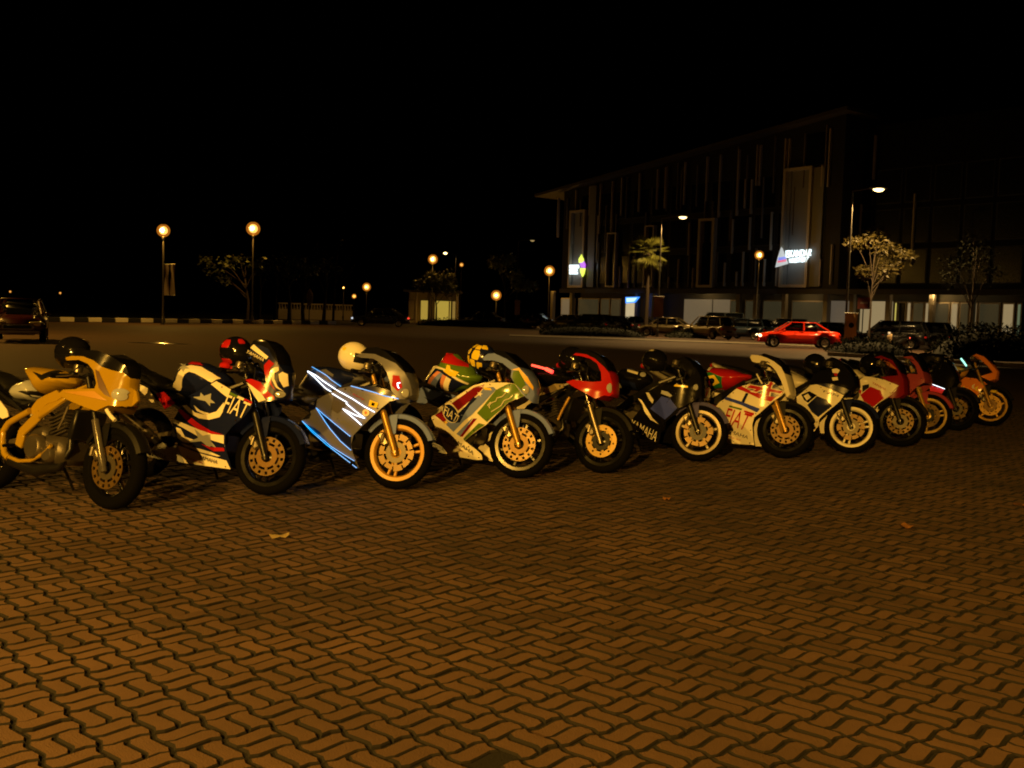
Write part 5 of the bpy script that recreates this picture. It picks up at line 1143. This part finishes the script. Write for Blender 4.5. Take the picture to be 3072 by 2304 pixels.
# glazing bays between the fins, slightly recessed dark panes in rows
xs = [3.0 + i * 2.6 for i in range(21)]
rn = random.Random(11)
for i, x in enumerate(xs):
    zt = SOF + .5; yo = WING if x + 2.4 > XR else 0
    while zt + 3.0 < roofz(min(x, XR)) - (1.5 if yo else .6):
        f = MB().box((x + 1.2, yo - .02, zt + 1.5), (2.3, .10, 2.9), None).build('window', mat('mullion_dark', (.015, .015, .015), .6), bl, smooth=False)
        MB().box((x + 1.2, yo - .075, zt + 1.5), (2.12, .03, 2.72), None).build('pane', GLASSD, f, smooth=False)
        zt += 3.35
def frame(c, wd=.24, m=None, fill=None, dep=.5):
    (ax, at_), (bx, bt), (cx, cb), (dx, db) = [fac(*q) for q in c]; x0, x1 = (ax + dx) / 2, (bx + cx) / 2; zt, zb = (at_ + bt) / 2, max(SOF + .25, (cb + db) / 2)
    r = MB().box(((x0 + x1) / 2, -dep / 2 - .1, zt), (x1 - x0 + wd, dep, wd), None).build('window_frame', m or FRAME, bl, smooth=False)
    MB().box(((x0 + x1) / 2, -dep / 2 - .1, zb), (x1 - x0 + wd, dep, wd), None).build('sill', m or FRAME, r, smooth=False)
    for xx in (x0, x1): MB().box((xx, -dep / 2 - .1, (zt + zb) / 2), (wd, dep, zt - zb - wd), None).build('jamb', m or FRAME, r, smooth=False)
    MB().box(((x0 + x1) / 2, -.11, (zt + zb) / 2), (x1 - x0 - wd, .05, zt - zb - wd), None).build('pane', fill or GLASSD, r, smooth=False)
    return x0, x1, zb, zt
frame([(1030, 668), (1108, 660), (1097, 1045), (1020, 1047)]); frame([(322, 622), (395, 612), (380, 1050), (302, 1050)], fill=PALE); frame([(1512, 388), (1650, 378), (1615, 1040), (1467, 1040)], fill=PALE); frame([(520, 742), (570, 735), (555, 1050), (515, 1050)], .12); frame([(735, 702), (778, 696), (765, 1050), (722, 1050)], .12)
# flanking pale strips of the two sign towers
for a, b_, z0, z1 in ((395, 432, 480, 1050), (1620, 1680, 380, 1040), (1467, 1500, 400, 1040)):
    x0, x1 = fac(a, z1)[0], fac(b_, z1)[0]; zt = fac(a, z0)[1]
    MB().box(((x0 + x1) / 2, -.15, (zt + SOF + .2) / 2), (x1 - x0, .3, zt - SOF - .2), None).build('facade_strip', PALE, bl, smooth=False)
# ground floor
GF = 2.0                                      # set back
MB().box((LEN / 2, GF + 6, SOF / 2 - .02), (LEN - 2, 12, SOF - .06), None).build('ground_floor', mat('shop_wall', (.10, .095, .08), .7), bl, smooth=False)
MB().box((LEN / 2, -.15, SOF - .22), (LEN, .3, .44), None).build('canopy_edge', mat('canopy', (.05, .042, .035), .7), bl, smooth=False)
def gpx(zx): return fac(zx, 1150, -GF)[0]
def shop(a, b_, m, z0=.1, z1=3.3, name='shop_bay', fr=True):
    x0, x1 = gpx(a), gpx(b_)
    if fr:
        f = MB().box(((x0 + x1) / 2, GF - .08, (z0 + z1) / 2), (x1 - x0, .16, z1 - z0), None).build(name, FRAME, bl, smooth=False)
        MB().box(((x0 + x1) / 2, GF - .18, (z0 + z1) / 2), (x1 - x0 - .24, .05, z1 - z0 - .24), None).build('pane', m, f, smooth=False)
    else: MB().box(((x0 + x1) / 2, GF - .06, (z0 + z1) / 2), (x1 - x0, .12, z1 - z0), None).build(name, m, bl, smooth=False)  # unframed bays are walls; the light on them is put in as emission
def litm(n, c, e): return mat('lit_' + n, (.1, .1, .1), .3, emit=c, es=e)
LW = litm('pale', (1, .72, .38), .12); LG = litm('green', (.80, .66, .30), .032); LY = litm('yellow', (1, .85, .18), .55); LC = litm('cream', (1, .74, .36), .26); LGW = litm('grey', (1, .78, .52), .08)
for a, b_, m, fr in ((470, 520, LG, 1), (525, 580, LG, 1), (250, 325, LW, 1), (345, 460, LG, 1), (930, 1080, LW, 0), (1090, 1180, LW, 0), (1185, 1245, LG, 1), (1268, 1348, LG, 1), (1366, 1500, LG, 1), (1526, 1735, LG, 1), (1742, 1870, LGW, 0), (1905, 2080, LC, 0)): shop(a, b_, m, fr=fr)
shop(606, 678, litm('doorway', (1, .80, .46), .50), .3, 3.1, 'lit_doorway')
for a, b_, m in ((2093, 2112, LY), (2115, 2160, GLASSD), (2162, 2190, LC), (2195, 2260, LG), (2262, 2310, LC), (2315, 2400, LG), (2405, 2450, LC), (2455, 2520, LG), (2525, 2555, LC), (2560, 2680, LG), (2690, 2760, LC), (2770, 2800, litm('pale_green', (.8, 1, .55), .12))): shop(a, b_, m)
for zx in (232, 338, 700, 780, 1262, 1357, 1515, 1745, 1890, 2090, 2330, 2550):
    x = gpx(zx); MB().box((x, GF - .9, SOF / 2 - .1), (.42, .42, SOF - .25), None, .02).build('column', mat('column_paint', (.32, .28, .22), .7), bl)
for zx in (2160, 2330, 2480, 2640, 1000, 1140, 1430, 1640):
    x = gpx(zx); o = MB().box((x, .9, SOF - .10), (.5, .18, .06), None, .01).build('soffit_light', glow('soffit', (1, .85, .5), 1.2), bl)
lamp_light('soffit_lamp', (gpx(2350), .7, SOF - .35), 60, WARM, .1, bl); lamp_light('soffit_lamp', (gpx(1060), .7, SOF - .35), 30, WARM, .1, bl); lamp_light('soffit_lamp', (gpx(1620), .7, SOF - .35), 25, WARM, .1, bl)
# ---- illuminated signs
def sign_root(zx, zy, label):
    x, z = fac(zx, zy, .6); o = empty('sign', BM @ Matrix.Translation((x, -.6, z)), label, 'sign', 'illuminated signs'); return o, x, z
SW = glow('sign_white', (.80, .97, 1.0), 2.2)
def sp(zx, zy, x, z): a, b_ = fac(zx, zy, .6); return a - x, b_ - z
def spoly(root, name, pts, x, z, m, y0=-.06, y1=.06): return MB().prism([sp(*q, x, z) for q in pts], y0, y1).build(name, m, root, smooth=False)
def stext(root, body, quad, x, z, m):
    tl, tr, br, bl_ = [Vector(sp(*q, x, z)) for q in quad]; vs, fs = text_mesh(body); out = []
    for u, v in vs:
        q = (bl_ * (1 - u) + br * u) * (1 - v) + (tl * (1 - u) + tr * u) * v; out.append((q.x, -.10, q.y))
    n = len(out); out2 = [(a, b_ + .12, c) for a, b_, c in out]
    MB().add(out + out2, fs + [tuple(i + n for i in f)[::-1] for f in fs]).build('lettering', m, root, smooth=False)
s, x, z = sign_root(1465, 870, 'white triangle logo sign with ISKANDAR lettering on the facade')
spoly(s, 'triangle', [(1465, 812), (1492, 878), (1500, 905), (1432, 925), (1446, 868)], x, z, glow('sign_tri', (.85, .9, .88), .55))
spoly(s, 'blue_band', [(1449, 872), (1491, 866), (1494, 880), (1452, 888)], x, z, glow('sign_blue', (.2, .25, 1), .8), -.10, -.065); spoly(s, 'red_band', [(1448, 890), (1492, 880), (1494, 892), (1446, 900)], x, z, glow('sign_red', (1, .1, .2), .8), -.10, -.065)
stext(s, 'ISKANDAR', [(1490, 832), (1636, 824), (1628, 862), (1492, 872)], x, z, SW); stext(s, 'INVESTMENT', [(1508, 876), (1618, 866), (1608, 896), (1510, 902)], x, z, SW)
lamp_light('sign_glow', (.8, -1.0, 0), 26, (.75, .92, 1.0), .3, s)
s, x, z = sign_root(360, 915, 'yellow and purple petal logo sign with small white lettering')
spoly(s, 'petal', [(360, 853), (370, 880), (370, 900), (345, 900), (344, 880)], x, z, glow('sign_yel', (.75, .9, .08), 1.3)); spoly(s, 'petal', [(350, 902), (372, 892), (381, 910), (378, 930), (356, 925)], x, z, glow('sign_pur', (.55, .1, .9), 1.0)); spoly(s, 'petal', [(352, 930), (380, 930), (374, 960), (364, 978), (354, 955)], x, z, glow('sign_yel', (.75, .9, .08), 1.3))
for q in ((293, 912, 345, 930), (293, 934, 335, 948), (293, 952, 338, 963)):
    for k in range(5):
        a = q[0] + (q[2] - q[0]) * k / 5; spoly(s, 'lettering', [(a, q[1]), (a + (q[2] - q[0]) / 5 * .8, q[1]), (a + (q[2] - q[0]) / 5 * .8, q[3]), (a, q[3])], x, z, SW)
lamp_light('sign_glow', (-.3, -1.2, 0), 22, (.75, .92, 1.0), .3, s)
s, x, z = sign_root(640, 1105, 'slanted blue lit sign over the bright doorway'); spoly(s, 'panel', [(604, 1090), (680, 1088), (655, 1120), (604, 1124)], x, z, glow('sign_lblue', (.04, .25, 1.0), 1.6)); spoly(s, 'white_area', [(610, 1096), (668, 1094), (650, 1114), (612, 1117)], x, z, glow('sign_pale', (.5, .8, 1), 1.5), -.10, -.065)
# red sign by the tree
p = at(1866, 655, 62); s = empty('sign', Vector((p.x, p.y, 0)), 'small dull red sign board between the banner and the tree', 'sign'); MB().box((0, 0, p.z), (.75, .05, .7), None, .01).build('board', mat('sign_red_board', (.09, .012, .01), .7), s); MB().tube([(0, .06, 0), (0, .06, p.z)], .035, 8).build('post', DARKMET, s); MB().box((0, -.035, p.z + .02), (.45, .02, .12), None).build('marking', mat('sign_mark', (.2, .16, .14), .6), s)

# ---- added hump shaped to catch a lamp glint, litter and leaves
p = ground(345, 741); n = 28; vs = [(0, 0, .026)]; fs = []
for q in range(1, 7):
    for k in range(n): a = 2 * math.pi * k / n; r = q / 6; vs.append((1.15 * r * math.cos(a), .34 * r * math.sin(a), .026 * (1 - r * r) - .002))
fs = [(0, 1 + k, 1 + (k + 1) % n) for k in range(n)] + [(1 + q * n + k, 1 + (q + 1) * n + k, 1 + (q + 1) * n + (k + 1) % n, 1 + q * n + (k + 1) % n) for q in range(5) for k in range(n)]
o = MB().add(vs, fs).build('glint_hump', mat('glint_surface', (.02, .017, .014), .14, bump=.05, bscale=8, spec=.7)); o.location = (p.x, p.y, -.01); tag(o, 'added low glossy hump on the asphalt shaped to give a lamp glint', 'glint hump')
def leaf(vx, vy, s_, m, label, seed):
    rn = random.Random(seed); g = ground(vx, vy); t = MB(); n = 10
    vs = [(0, 0, .012)] + [(s_ * math.cos(2 * math.pi * k / n) * rn.uniform(.8, 1.1), s_ * .5 * math.sin(2 * math.pi * k / n) * rn.uniform(.8, 1.2), rn.uniform(.004, .035)) for k in range(n)]
    o = t.add(vs, [(0, 1 + k, 1 + (k + 1) % n) for k in range(n)]).build('leaf', m, None); o.location = (g.x, g.y, .004); o.rotation_euler[2] = rn.uniform(0, 3); tag(o, label, 'leaf', 'fallen leaves on the paving')
LFY = mat('dry_leaf', (.42, .33, .16), .8, bump=.5); LFO = mat('orange_leaf', (.40, .17, .03), .8, bump=.5); LFB = mat('brown_leaf', (.20, .09, .03), .8, bump=.5)
leaf(605, 1163, .075, LFY, 'pale crumpled leaf on the paving before the star-painted motorcycle', 1); leaf(1958, 1141, .085, LFO, 'orange leaf lying alone on the darker paving', 2); leaf(1440, 1082, .06, LFO, 'orange leaf before the black and blue motorcycle', 4); leaf(2205, 1095, .06, LFB, 'brown leaf below the orange motorcycle', 5)
